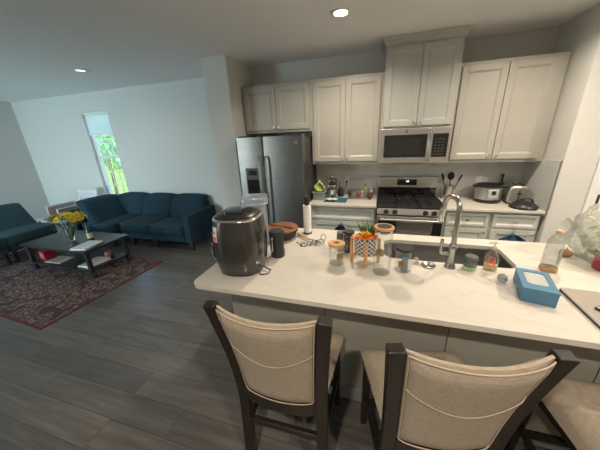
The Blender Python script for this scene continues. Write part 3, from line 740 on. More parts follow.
tag(iwt.build('island_worktop', quartz_m, bev=.003), 'long white quartz island worktop with rounded corners and a sink cut-out', 'worktop')
sk = thing('kitchen_sink', 'undermount stainless steel sink set in the island worktop', 'sink', ((SX0+SX1)/2, (SY0+SY1)/2, CT-.0305))
hx, hy = (SX1-SX0)/2, (SY1-SY0)/2
mb = MB(); o_ = rrect(-hx-.005, hx+.005, -hy-.005, hy+.005, .075, n=8); i_ = rrect(-hx+.012, hx-.012, -hy+.012, hy-.012, .06, n=8)
rows = []
for poly, z in ((rrect(-hx-.02, hx+.02, -hy-.02, hy+.02, .08, n=8), 0), (o_, 0), (o_, -.02), (i_, -.20), (rrect(-hx+.04, hx-.04, -hy+.04, hy-.04, .05, n=8), -.215)): rows.append([mb.bm.verts.new((x, y, z)) for x, y in poly])
for a, c in zip(rows, rows[1:]):
    for k in range(len(a)): mb.bm.faces.new((a[k], a[(k+1) % len(a)], c[(k+1) % len(c)], c[k]))
mb.bm.faces.new(rows[-1]); mb.build('basin', noisy('sink_steel', (.42, .42, .41), (.36, .36, .35), 8, .3, 1., stretch=(1, 30, 1)), sk, smooth=True)
MB().lathe([(.045, -.2145), (.04, -.213), (.03, -.2142), (0, -.2142)], n=24).build('drain', chrome_m, sk, smooth=True)
# faucet
fa = thing('kitchen_faucet', 'tall arched brushed steel pull-down faucet at the sink', 'faucet', (.463, -2.135, CT))
MB().lathe([(0, 0), (.034, 0), (.034, .006), (.030, .012), (.024, .06), (.022, .12), (.0235, .125), (.0235, .155), (.018, .165), (0, .165)], n=28).build('base', nickel_m, fa, smooth=True)
# gooseneck leans toward the back-left (over the basin)
dirv = Vector((-.42, .90, 0)).normalized(); pts = [Vector((0, 0, .16))]; Rg = .064; zc = .395
pts += [Vector((0, 0, z)) for z in (.22, .28, .34)]
for k in range(0, 15):
    a = PI*k/14*1.02; pts.append(dirv*(Rg-Rg*math.cos(a))+Vector((0, 0, zc+Rg*math.sin(a))))
e = pts[-1]; pts += [e+dirv*.008+Vector((0, 0, -.03))]
MB().tube(pts, .0155, 16).build('spout', nickel_m, fa, smooth=True)
e = pts[-1]; MB().tube([e+Vector((0, 0, .005)), e+dirv*.006+Vector((0, 0, -.03)), e+dirv*.010+Vector((0, 0, -.075)), e+dirv*.012+Vector((0, 0, -.09))], [.0165, .0175, .020, .0185], 16).build('spray_head', chrome_m, fa, smooth=True)
mb = MB(); mb.tube([(-.018, -.005, .10), (-.052, -.014, .10)], .013, 14); mb.tube([(-.052, -.014, .10), (-.068, -.018, .108), (-.072, -.019, .13), (-.070, -.018, .20)], [.011, .011, .010, .0105], 12)
mb.build('lever', nickel_m, fa, smooth=True)

# ---- items on the island
# air fryer
af = thing('air_fryer', 'large rounded dark grey air fryer at the left end of the island', 'air fryer', (-.885, -2.415, CT), R(8))
def superring(rx, ry, p, n=56):
    out = []
    for i in range(n):
        t = 2*PI*i/n; c, s_ = math.cos(t), math.sin(t)
        out.append((math.copysign(abs(c)**(2/p), c)*rx, math.copysign(abs(s_)**(2/p), s_)*ry))
    return out
def superbody(mb, prof, p=2.7, cap0=True, cap1=True):
    rows = [[mb.bm.verts.new((x, y, z)) for x, y in superring(rx, ry, p)] for rx, ry, z in prof]
    for a, c in zip(rows, rows[1:]):
        for k in range(len(a)): mb.bm.faces.new((a[k], a[(k+1) % len(a)], c[(k+1) % len(c)], c[k]))
    if cap0: mb.bm.faces.new(rows[0][::-1])
    if cap1: mb.bm.faces.new(rows[-1])
    return mb
af.scale = (1.06, 1.06, 1.05)
fry_m = noisy('fryer_grey', (.052, .051, .047), (.057, .056, .052), 5, .25, .35, Coat_Weight=.4)
superbody(MB(), [(.128, .128, 0), (.134, .134, .004), (.140, .140, .02)]).build('foot_ring', black_m, af, smooth=True)
superbody(MB(), [(.141, .141, .02), (.150, .150, .06), (.157, .157, .13), (.159, .159, .20), (.155, .155, .27), (.147, .147, .33), (.141, .141, .356)]).build('body', fry_m, af, smooth=True)
superbody(MB(), [(.1415, .1415, .354), (.143, .143, .358), (.139, .139, .366), (.134, .134, .368)]).build('chrome_ring', chrome_m, af, smooth=True)
superbody(MB(), [(.134, .134, .366), (.128, .128, .376), (.105, .105, .386), (.100, .100, .388)]).build('lid', black_m, af, smooth=True)
superbody(MB(), [(.086, .078, .386), (.084, .076, .398), (.070, .062, .402)], p=3.5).build('top_panel', blackglass_m, af, smooth=True)
mb = MB(); mb.sweep([(-.152, 0, .055), (-.182, 0, .065), (-.190, 0, .085), (-.190, 0, .155), (-.182, 0, .175), (-.152, 0, .185)], .045, .012, side=(0, 1, 0)); hd = mb.build('basket_handle', black_m, af, bev=.005, smooth=True)
mb = MB(); mb.tube([(-.155, -.024, .055), (-.186, -.024, .063), (-.196, -.024, .085), (-.196, -.024, .155), (-.186, -.024, .177), (-.155, -.024, .187)], .0035, 8); mb.build('handle_trim', chrome_m, hd, smooth=True)
# sticker wrapped on the shell, vents
def on_shell(a0, a1, z0, z1, off=.0015, p=2.7):
    prof = [(.141, .02), (.150, .06), (.157, .13), (.159, .20), (.155, .27), (.147, .33), (.141, .356)]
    def rad(z):
        for (r0, za), (r1, zb) in zip(prof, prof[1:]):
            if z <= zb: return r0+(r1-r0)*(z-za)/(zb-za)
        return prof[-1][0]
    def fn(u, v):
        t = a0+(a1-a0)*u; z = z0+(z1-z0)*v; r0 = rad(z)+off; c, s_ = math.cos(t), math.sin(t)
        return Vector((math.copysign(abs(c)**(2/p), c)*r0, math.copysign(abs(s_)**(2/p), s_)*r0, z))
    return MB().grid(fn, 10, 6)
st_ = on_shell(R(226), R(244), .235, .325).build('sticker', white_m, af, smooth=True)
on_shell(R(227), R(243), .240, .268, .003).build('sticker_band', orange_m, st_, smooth=True)
on_shell(R(229), R(239), .286, .30, .003).build('sticker_text', principled('text_grey', (.3, .3, .32), .6), st_, smooth=True)
on_shell(R(-28), R(-6), .215, .275, .003).build('rear_vent', black_m, af, smooth=True)
on_shell(R(-28), R(-14), .13, .165, .003).build('vent', black_m, af, smooth=True)
on_shell(R(-40), R(-35), .085, .098, .003).build('marking', white_m, af, smooth=True)
mb = MB(); mb.tube([(.135, -.03, .03), (.165, -.04, .018), (.195, -.05, .012), (.185, -.085, .004), (.15, -.10, .004), (.13, -.09, .01)], .004, 8)
mb.build('cord', black_m, af, smooth=True)
# clear plastic container
cc = thing('clear_container', 'tall clear plastic ribbed container behind the air fryer', 'container', (-.93, -2.078, CT), R(20))
superbody(MB(), [(.072, .072, 0), (.078, .078, .01), (.082, .082, .20), (.090, .090, .37)], p=4, cap1=False).build('body', plastic_clear_m, cc, smooth=True)
superbody(MB(), [(.090, .090, .372), (.100, .100, .376), (.102, .102, .42), (.098, .098, .428), (.085, .085, .430)], p=4, cap0=False).build('lid', plastic_clear_m, cc, smooth=True)
mb = MB()
for sx in (-1, 1):
    for sy in (-.05, 0, .05): mb.box(sx*.084-.003, sx*.084+.003, sy-.003, sy+.003, .03, .36)
    for sy in (-.05, 0, .05): mb.box(sy-.003, sy+.003, sx*.084-.003, sx*.084+.003, .03, .36)
mb.build('ribs', glass('rib_plastic', (.80, .86, .93), .15, .3, .45), cc)
superbody(MB(), [(.101, .101, .374), (.106, .106, .378), (.106, .106, .386), (.101, .101, .39)], p=4, cap0=False, cap1=False).build('rim_band', glass('rim_plastic', (.80, .86, .93), .1, .4, .5), cc, smooth=True)
# black grinder beside the fryer
bg_ = thing('coffee_grinder', 'small round black grinder standing against the right side of the air fryer', 'grinder', (-.712, -2.205, CT), R(-35))
MB().lathe([(0, 0), (.048, 0), (.052, .008), (.052, .05), (.048, .10), (.052, .16), (0, .16)], n=32).build('body', black_m, bg_, smooth=True)
MB().lathe([(.053, .158), (.056, .17), (.055, .195), (.048, .205), (0, .207)], n=32).build('lid', matte_black_m, bg_, smooth=True)
mb = MB(); mb.grid(lambda u, v: Vector((.0555*math.cos(-2.2+.7*u), .0555*math.sin(-2.2+.7*u), .06+.09*v)), 8, 3); mb.build('window', principled('amber_window', (.18, .12, .07), .15), bg_, smooth=True)
mb = MB(); mb.sweep([(.02, -.05, .17), (.035, -.066, .165), (.036, -.068, .07), (.02, -.054, .06)], .014, .01, side=(1, .4, 0)); mb.build('handle', chrome_m, bg_, bev=.003, smooth=True)
mb = MB(); mb.tube([(0, 0, 0), (.03, -.03, .003), (.05, .02, .0), (.09, .03, .0)], .0035, 6)
# pan with brown wooden lid
pn = thing('deep_pan', 'round black deep pan with a brown wooden lid near the refrigerator side of the island', 'pan', (-.815, -1.835, CT))
MB().lathe([(0, 0), (.105, 0), (.118, .01), (.142, .06), (.148, .075), (.144, .075), (.112, .012), (0, .006)], n=44).build('pan_body', matte_black_m, pn, smooth=True)
mb = MB(); mb.lathe([(0, .078), (.146, .078), (.150, .083), (.148, .092), (.138, .095), (0, .099)], n=44); wl = mb.build('wooden_lid', wood_mid_m, pn, smooth=True)
mb = MB(); mb.box(-.125, .125, -.012, .012, .0965, .112, bev=.004, seg=2); mb.build('lid_bar', wood_mid_m, wl, rz=R(-15), smooth=True)
# whisk-like wire tool
wt = thing('wire_whisk', 'wooden-handled chrome wire tool with tangled loops beside the paper roll', 'whisk', (-.588, -1.875, CT))
MB().tube([(-.095, .085, .020), (-.03, .035, .022), (.045, -.02, .018)], [.011, .010, .008], 10).build('handle', wood_light_m, wt, smooth=True)
mb = MB(); rng = random.Random(4)
def loop(cx, cy, cz, a, b_, tx, ty, tz, r_=.0036):
    M = Matrix.Translation((cx, cy, cz)) @ Euler((tx, ty, tz)).to_matrix().to_4x4()
    mb.tube([M @ Vector((a*math.cos(t), b_*math.sin(t), 0)) for t in [i*2*PI/20 for i in range(20)]], r_, 6, closed=True)
for k in range(6): loop(.05+.022*k, -.02-.010*k, .020+.003*(k % 2), .026, .016, .5*rng.uniform(-1, 1), .4, rng.uniform(0, 3))
loop(.155, .02, .034, .030, .022, 1.3, .1, 1.0, .004); loop(.145, -.03, .02, .028, .02, .3, .2, .4, .0035)
loop(-.02, -.075, .010, .034, .018, .1, .1, .2); loop(.02, -.115, .008, .030, .018, .1, -.1, 1.0, .0035); loop(.06, -.10, .012, .03, .016, .4, 0, 2.0)
loop(.09, -.075, .010, .026, .018, .2, 0, .5, .0035)
mb.build('wire_loops', nickel_m, wt, smooth=True)
mb = MB(); mb.ball((.0, -.13, .012), .011, 2); mb.ball((.115, -.10, .012), .009, 2); mb.build('bead', black_m, wt, smooth=True)
# paper towel roll
pt = thing('paper_towel_holder', 'slim white paper towel roll on an upright black holder', 'paper towel holder', (-.612, -1.70, CT))
MB().lathe([(0, 0), (.040, 0), (.040, .008), (.02, .012), (0, .012)], n=30).build('base', matte_black_m, pt, smooth=True)
MB().lathe([(.008, .012), (.034, .012), (.036, .016), (.036, .262), (.034, .266), (.008, .266)], n=30).build('paper_roll', paper_m, pt, smooth=True)
mb = MB(); mb.tube([(0, 0, .012), (0, 0, .30)], .006, 8); mb.lathe([(0, .268), (.022, .27), (.024, .29), (.018, .31), (.022, .325), (.016, .345), (0, .35)], n=20); mb.build('finial', navy_m if False else matte_black_m, pt, smooth=True)

# jars
def jar(label, x, y, r_, h, kind_, loc_rz=0, tagged=False):
    t = thing('glass_jar', label, 'jar', (x, y, CT), loc_rz)
    MB().lathe([(0, .004), (r_*.9, .004), (r_, .012), (r_, h*.86), (r_*.93, h*.90), (r_*.93, h)], n=36).build('glass_body', glass_m, t, smooth=True)
    MB().lathe([(0, 0), (r_*.88, 0), (r_*.98, .006), (r_*.9, .0038), (0, .0038)], n=36).build('glass_foot', glass('thick_glass%s' % len(MATS), (.95, .96, .94), .15, .04, .12), t, smooth=True)
    lm = {'bamboo': wood_light_m, 'black': matte_black_m, 'ring': wood_light_m}[kind_]
    l = MB().lathe([(0, h), (r_*1.06, h), (r_*1.10, h+.003), (r_*1.10, h+.013), (r_*1.05, h+.016), (0, h+.016)], n=36).build('lid', lm, t, smooth=True)
    if kind_ == 'ring': MB().lathe([(0, h+.0175), (r_*.78, h+.0175), (r_*.8, h+.0155)], n=36).build('lid_centre', matte_black_m, l, smooth=True)
    if kind_ == 'bamboo':
        mb = MB()
        for a in (.3, 1.35, 2.4): c_, s_ = math.cos(a), math.sin(a); mb.sweep([(-c_*r_*.5, -s_*r_*.5, h+.0167), (c_*r_*.5, s_*r_*.5, h+.0167)], .006, .001)
        mb.build('lid_mark', principled('burnt_mark', (.05, .045, .02), .8), l)
    MB().lathe([(r_*1.005, h*.93), (r_*1.03, h*.94), (r_*1.03, h*.965), (r_*1.005, h*.975)], n=36).build('clamp_ring', chrome_m if kind_ == 'ring' else glass_m, t, smooth=True)
    if tagged:
        zz = h*tagged; mb = MB(); n_ = 14
        def fn(u, v):
            a = -PI/2+(u-.5)*.9*(1-abs(v*2-1)**4*.5)*(.055/r_) ; return Vector((math.cos(a)*(r_+.003), math.sin(a)*(r_+.003), zz+.05*(v-.5)))
        mb.grid(fn, 8, 8); tg = mb.build('label_tag', principled('tag_kraft%d' % len(MATS), (.30, .22, .10), .6, .2), t, smooth=True, solid=.0015)
        mb = MB()
        for q in (-.008, 0, .008):
            mb.grid(lambda u, v: Vector((math.cos(-PI/2+(u-.5)*.5*(.04/r_))*(r_+.0045), math.sin(-PI/2+(u-.5)*.5*(.04/r_))*(r_+.0045), zz+.003+q+.0025*v)), 5, 1)
        mb.build('tag_marking', principled('tag_dark%d' % len(MATS), (.04, .035, .03), .7), tg)
    return t
j1 = jar('short clear glass jar with a round bamboo lid, leftmost of the jars', -.263, -2.235, .052, .142, 'bamboo', R(35), .55)
j2 = jar('black-lidded glass jar of dark contents behind the bamboo-lidded jar', -.205, -2.02, .040, .150, 'black')
MB().lathe([(0, .008), (.0365, .008), (.037, .012), (.037, .125), (0, .128)], n=30).build('contents', noisy('dark_grounds', (.06, .05, .045), (.11, .095, .085), 90, .9), j2, smooth=True)
j3 = jar('tallest clear glass jar with a wooden-ringed lid and a brown tag', .034, -2.298, .054, .300, 'ring', R(-18), .55)
j4 = jar('black-lidded clear jar with a brown tag, rightmost of the jars', .168, -2.238, .050, .148, 'black', R(-12), .45)
MB().prism(rrect(-.008, .030, -.022, .022, .008), .008, .085).build('contents', principled('blue_packet', (.18, .28, .5), .4), j4, smooth=True)
tag(MB().prism(rrect(-.026, .026, -.03, .03, .008), 0, .13).build('storage_box', principled('smoke_grey', (.11, .11, .115), .3), smooth=True, bev=.003, loc=(-.275, -1.955, CT)), 'small dark grey upright box behind the bamboo-lidded jar', 'box')
# planter on wooden stand
pl_ = thing('planter', 'black-and-white patterned pot in a four-legged wooden stand with flowers', 'planter', (-.076, -2.175, CT), R(50))
MB().lathe([(0, .07), (.064, .07), (.071, .078), (.075, .195), (.070, .195), (.066, .170), (0, .170)], n=40).build('pot', pot_m, pl_, smooth=True)
MB().lathe([(.0, .168), (.061, .168)], n=24).build('soil', noisy('soil', (.05, .03, .02), (.1, .07, .05), 80, 1), pl_)
for k in range(4):
    a = PI/4+PI/2*k; x, y = .090*math.cos(a), .090*math.sin(a)
    B(x-.009, x+.009, y-.009, y+.009, 0, .185, bev=.003).build('leg', wood_light_m, pl_)
mb = MB()
for a in (PI/4, 3*PI/4): mb.box(-.085, .085, -.007, .007, .050, .068, mat=Matrix.Rotation(a, 4, 'Z'))
mb.build('cross_brace', wood_light_m, pl_)
fl_m = noisy('orange_petals', (.80, .16, .03), (.85, .38, .05), 30, .6); flr = principled('red_petals', (.62, .05, .04), .6)
def succulent(name, m, c, r_, n, parent):
    mb = MB()
    for ringi, (k, el, s_) in enumerate(((n, .15, 1.), (n-2, .6, .75), (max(3, n-4), 1.1, .5))):
        for i in range(k):
            a = 2*PI*(i+.5*ringi)/k; d = Vector((math.cos(a)*math.cos(el), math.sin(a)*math.cos(el), math.sin(el))); side = Vector((-math.sin(a), math.cos(a), 0)); L_ = r_*s_
            b0 = Vector(c); p = [b0, b0+d*L_*.5+side*L_*.26, b0+d*L_+Vector((0, 0, .003)), b0+d*L_*.5-side*L_*.26]; u_ = d.cross(side)*.004
            va = [mb.bm.verts.new(q) for q in p]; vb = mb.bm.verts.new(b0+d*L_*.5+u_*(-1 if u_.z > 0 else 1)*1.2)
            mb.bm.faces.new(va)
            for q in range(4): mb.bm.faces.new((va[(q+1) % 4], va[q], vb))
    return mb.build(name, m, parent, smooth=False)
succulent('succulent', fl_m, (-.035, -.028, .200), .066, 10, pl_); succulent('succulent', principled('yellow_rosette', (.85, .50, .04), .6), (-.020, -.022, .222), .042, 8, pl_); succulent('succulent', flr, (.022, -.045, .195), .046, 8, pl_); succulent('succulent', fl_m, (-.066, .010, .196), .042, 7, pl_)
mb = MB(); rng = random.Random(9)
for k in range(46):
    a = rng.uniform(0, 2*PI); ln = rng.uniform(.10, .15); b0 = Vector((.038+rng.uniform(-.022, .022), .012+rng.uniform(-.022, .022), .168)); tip = b0+Vector((math.cos(a)*ln*.55, math.sin(a)*ln*.55, ln*.85)); side = Vector((-math.sin(a), math.cos(a), 0))*.0032
    md_ = (b0+tip)/2+Vector((0, 0, .012)); v = [mb.bm.verts.new(q) for q in (b0-side, b0+side, md_+side, tip, md_-side)]; mb.bm.faces.new(v)
mb.build('spiky_leaves', leaf_m, pl_, solid=.001)
# sink strainer and stopper
ss = thing('sink_strainer', 'round chrome sink strainer lying left of the faucet', 'strainer', (.335, -2.145, CT))
MB().lathe([(0, .004), (.024, .004), (.032, .010), (.043, .012), (.045, .009), (.036, .004), (.028, 0), (0, 0)], n=32).build('bowl', nickel_m, ss, smooth=True)
MB().lathe([(0, .004), (.005, .005), (.004, .016), (.009, .020), (.008, .026), (0, .027)], n=16).build('knob', chrome_m, ss, smooth=True)
sp2 = thing('sink_stopper', 'small upright chrome stopper between the black-lidded jar and the strainer', 'stopper', (.262, -2.125, CT))
MB().lathe([(0, 0), (.022, 0), (.022, .005), (.010, .010), (.008, .03), (.014, .036), (.012, .048), (0, .05)], n=20).build('stopper_body', chrome_m, sp2, smooth=True)
MB().tube([(-.016, 0, .03), (.016, 0, .03)], .004, 8).build('crossbar', chrome_m, sp2, smooth=True)
# green-labelled jar
gj = thing('cleaner_tub', 'small green tub with a grey lid right of the faucet', 'tub', (.575, -2.135, CT))
MB().lathe([(0, 0), (.034, 0), (.037, .006), (.037, .03), (.035, .065), (0, .065)], n=28).build('tub_body', glass('green_glass', (.45, .62, .45), .1, .35), gj, smooth=True)
MB().lathe([(.0375, .006), (.0378, .026)], n=28).build('label', principled('pale_green', (.50, .66, .45), .5), gj, smooth=True)
MB().lathe([(0, .012), (.031, .012), (.031, .055), (0, .055)], n=28).build('contents', principled('deep_green', (.03, .15, .06), .5), gj, smooth=True)
mb = MB()
for i in range(5): a = -PI/2-.6+.26*i; mb.grid(lambda u, v, a=a: Vector((.0382*math.cos(a+.16*u), .0382*math.sin(a+.16*u), .011+.010*v)), 2, 1)
mb.build('label_lettering', green_label_m, gj)
MB().lathe([(0, .065), (.037, .065), (.039, .07), (.039, .088), (.034, .094), (0, .096)], n=28).build('lid', principled('lid_grey', (.10, .11, .10), .6), gj, smooth=True)
# soap bottle
sb = thing('soap_bottle', 'clear hand soap pump bottle with an orange label', 'soap bottle', (.692, -2.118, CT), R(-8))
sb.scale = (.92, .92, 1.17)
superbody(MB(), [(.036, .022, 0), (.040, .026, .006), (.042, .027, .05), (.036, .024, .085), (.020, .016, .108), (.013, .013, .115), (.013, .013, .125)], p=2.3).build('bottle_body', glass('soap_clear', (.86, .88, .84), .05, .25), sb, smooth=True)
superbody(MB(), [(.034, .020, .003), (.037, .023, .008), (.0385, .0235, .03), (.038, .023, .034)], p=2.3).build('soap_liquid', principled('soap_amber', (.62, .50, .26), .2, Alpha=.8), sb, smooth=True)
def soaplabel(a0, a1, z0, z1, off, ell=True):
    def fn(u, v):
        k = math.sqrt(max(0, 1-(2*v-1)**2)) if ell else 1; a = -PI/2+(a0+(a1-a0)*(.5+(u-.5)*k)); return Vector((math.cos(a)*(.0415+off)*.98, math.sin(a)*(.0268+off), z0+(z1-z0)*v))
    return MB().grid(fn, 10, 12)
l1 = soaplabel(-.75, .45, .026, .088, .002).build('label', orange_m, sb, smooth=True)
soaplabel(-.45, .15, .058, .080, .0032).build('label_emblem', principled('deep_blue', (.03, .07, .30), .5), l1, smooth=True)
soaplabel(-.33, .03, .067, .070, .0042, False).build('emblem_text', white_m, l1, smooth=True)
soaplabel(-.48, .18, .037, .046, .0032, False).build('label_band', principled('label_peach', (.9, .6, .4), .5), l1, smooth=True)
mb = MB(); mb.lathe([(.0145, .122), (.015, .138), (.006, .140), (.0045, .155), (0, .155)], n=18); mb.sweep([(.012, 0, .158), (-.010, 0, .158), (-.034, 0, .153)], .014, .007, side=(0, 1, 0)); mb.build('pump', glass('pump_clear', (.88, .87, .80), .1, .3, .45), sb, smooth=True)
# blue gift box with a window
bx = thing('blue_box', 'blue cardboard box with a clear window in its lid', 'box', (.813, -2.345, CT), R(-15))
bw, bd, bh = .137, .230, .074
mb = MB(); mb.box(-bw/2, bw/2, -bd/2, bd/2, 0, bh, bev=.0015); bb = mb.build('carton', bluebox_m, bx)
mb = MB(); mb.prism([(-bw/2-.002, -bd/2-.002), (bw/2+.002, -bd/2-.002), (bw/2+.002, bd/2+.002), (-bw/2-.002, bd/2+.002)], bh+.0005, bh+.006, holes=[rrect(-bw/2+.026, bw/2-.022, -bd/2+.058, bd/2-.028, .022)])
lid = mb.build('lid_frame', bluebox_m, bx)
mb = MB(); mb.grid(lambda u, v: Vector((-bw/2+.018+(bw-.036)*u, -bd/2+.022+(bd-.040)*v, bh+.0008+.0035*abs(noise.noise(Vector((u*6, v*9, 1)))))), 24, 24); mb.build('tissue', tissue_m, bx, smooth=True)
MB().box(-bw/2+.02, bw/2-.02, -bd/2+.026, bd/2-.018, bh+.0048, bh+.0052).build('window_film', pane_m, bx)
MB().lathe([(0, 0), (.006, 0), (.006, .0015), (0, .0015)], n=14, mat=Matrix.Translation((-bw/2-.0005, .0, .02)) @ Matrix.Rotation(R(-90), 4, 'Y')).build('seal_dot', white_m, bx)
# small clear ball
bl_ = MB().lathe([(0, 0), (.016, .003), (.024, .014), (.026, .026), (.022, .040), (.012, .048), (0, .05)], n=28).build('glass_paperweight', glass('grey_glass', (.62, .64, .70), .08, .45), smooth=True)
tag(bl_, 'small clear rounded glass piece on the left of the blue box', 'glass piece'); bl_.location = (.703, -2.262, CT)
# clear bottle
cb = thing('clear_bottle', 'tall clear empty bottle with an orange base and cap behind the blue box', 'bottle', (1.022, -2.055, CT), R(-10))
superbody(MB(), [(.040, .034, .030), (.041, .035, .10), (.038, .033, .19), (.028, .026, .222), (.015, .015, .238), (.014, .014, .245)], p=2.6).build('bottle_body', glass('clear_bottle_glass', (.86, .88, .86), .05, .22, .10), cb, smooth=True)
superbody(MB(), [(.040, .034, 0), (.043, .037, .004), (.043, .037, .024), (.040, .034, .030)], p=2.6).build('orange_base', principled('orange_residue', (.45, .25, .11), .25), cb, smooth=True)
MB().lathe([(0, .244), (.017, .244), (.018, .25), (.017, .264), (.010, .270), (0, .27)], n=20).build('cap', principled('cap_peach', (.62, .42, .27), .5), cb, smooth=True)
mb = MB(); mb.grid(lambda u, v: Vector((.0355*math.cos(-1.25+.75*u)*1.17, .0355*math.sin(-1.25+.75*u)*1.02, .06+.10*v)), 8, 8); mb.build('back_label', principled('label_grey', (.20, .21, .21), .5), cb, smooth=True)
# brown bread roll / onion
on = thing('onion', 'brown onion on the worktop between the clear bottle and the plastic bag', 'onion', (1.235, -1.815, CT))
on.scale = (.82, .82, .8)
MB().lathe([(0, 0), (.02, .002), (.040, .016), (.046, .034), (.038, .052), (.018, .062), (.007, .068), (0, .075)], n=28).build('bulb', noisy('onion_skin', (.20, .09, .045), (.34, .18, .10), 25, .45, stretch=(3, 3, .4)), on, smooth=True, tilt=(R(0), R(0), 0))
MB().lathe([(.0, .068), (.006, .068), (.004, .085), (0, .088)], n=10).build('dry_tip', principled('dry_skin', (.55, .35, .18), .9), on, smooth=True)
# plastic grocery bag with greens
pb = thing('grocery_bag', 'crumpled clear plastic bag of leafy greens at the right end of the island', 'bag', (1.50, -1.86, CT), 0)
mb = MB(); mb.ball((0, 0, 0), 1, 5, (1, 1, 1))
for v in mb.bm.verts:
    d = v.co.copy(); k = 1+.22*noise.noise(d*2.1)+.10*noise.noise(d*5.3)+.05*abs(noise.noise(d*11))
    v.co = Vector((d.x*.27*k, d.y*.24*k, max(.002, .165+d.z*.20*k)))
    # gathered mouth pulled up and toward the left
    if d.z > .3: v.co += Vector((.06*(d.z-.3), .02*(d.z-.3), .12*(d.z-.3)))
bagm = glass('bag_film', (.91, .92, .89), .14, .22, .07)
nt = bagm.node_tree; bpn = nt.nodes.new('ShaderNodeBump'); bpn.inputs['Strength'].default_value = .9; bpn.inputs['Distance'].default_value = .02
nz = nt.nodes.new('ShaderNodeTexNoise'); nz.inputs['Scale'].default_value = 22; nz.inputs['Detail'].default_value = 4; nt.links.new(nz.outputs[0], bpn.inputs['Height'])
for n_ in nt.nodes:
    if n_.type in ('BSDF_GLOSSY', 'LAYER_WEIGHT'): nt.links.new(bpn.outputs[0], n_.inputs['Normal'])
mb.build('film', bagm, pb, smooth=False)
mb = MB(); mb.grid(lambda u, v: Vector((-.16-.16*u+.02*math.sin(9*v), -.13+.26*v+.01*math.sin(11*u), .10+.16*u+.025*math.sin(8*v+3*u)+.015*math.sin(17*v))), 22, 22)
mb.build('bag_mouth', bagm, pb, smooth=True)
mb = MB(); rng = random.Random(2)
for k in range(110):
    a = rng.uniform(0, 2*PI); q = rng.uniform(0, .19); b0 = Vector((.0+q*math.cos(a), q*math.sin(a)*.8, rng.uniform(.05, .24))); d = Vector((rng.uniform(-1, 1), rng.uniform(-1, 1), rng.uniform(-.2, .8))).normalized(); sd = d.cross(Vector((0, 0, 1))).normalized(); ln = rng.uniform(.05, .10); up = sd.cross(d)
    prev = None
    for i in range(5):
        u = i/4; w_ = .028*math.sin(PI*min(.98, u*.9+.08)); c = b0+d*ln*u+up*.012*math.sin(5*u+k); cur = [mb.bm.verts.new(c-sd*w_+up*.006), mb.bm.verts.new(c-up*.002), mb.bm.verts.new(c+sd*w_+up*.006)]
        if prev:
            for j in range(2): mb.bm.faces.new((prev[j], prev[j+1], cur[j+1], cur[j]))
        prev = cur
gs = tag(mb.build('leafy_greens', noisy('lettuce', (.34, .42, .20), (.66, .68, .48), 25, .6), smooth=True), 'leafy pale green vegetables inside the clear plastic bag', 'vegetables', kind='stuff'); gs.location = (1.49, -1.86, CT)
rp = MB().box(-.05, .05, -.035, .035, 0, .10, bev=.018, seg=3)
for v in rp.bm.verts: v.co += Vector((noise.noise(v.co*30), noise.noise(v.co*30+Vector((5, 0, 0))), 0))*.008
rp = tag(rp.build('red_packet', principled('red_pack', (.30, .03, .04), .4), smooth=True), 'red packet inside the lower left of the plastic bag of greens', 'packet'); rp.location = (1.325, -1.985, CT+.006); rp.rotation_euler.z = .5
# laptop and phone
lp = thing('laptop', 'closed silver laptop at the right front edge of the island', 'laptop', (1.072, -2.462, CT), R(-3))
MB().prism(rrect(-.125, .125, -.172, .172, .012), .002, .0095).build('base', darkmetal_m, lp, smooth=True, bev=.0015)
MB().prism(rrect(-.125, .125, -.172, .172, .012), .0105, .017).build('lid', silver_m, lp, smooth=True, bev=.002)
MB().prism(rrect(-.121, .121, -.168, .168, .012), .0, .0108).build('gasket', darkmetal_m, lp)
ph = thing('phone', 'black phone lying on the closed laptop', 'phone', (1.075, -2.46, CT+.0175), R(-62))
MB().prism(rrect(-.036, .036, -.073, .073, .010), 0, .010).build('case', matte_black_m, ph, smooth=True, bev=.002)
MB().prism(rrect(-.032, .032, -.069, .069, .008), .0101, .0106).build('screen', principled('screen_grey', (.30, .33, .31), .12), ph)

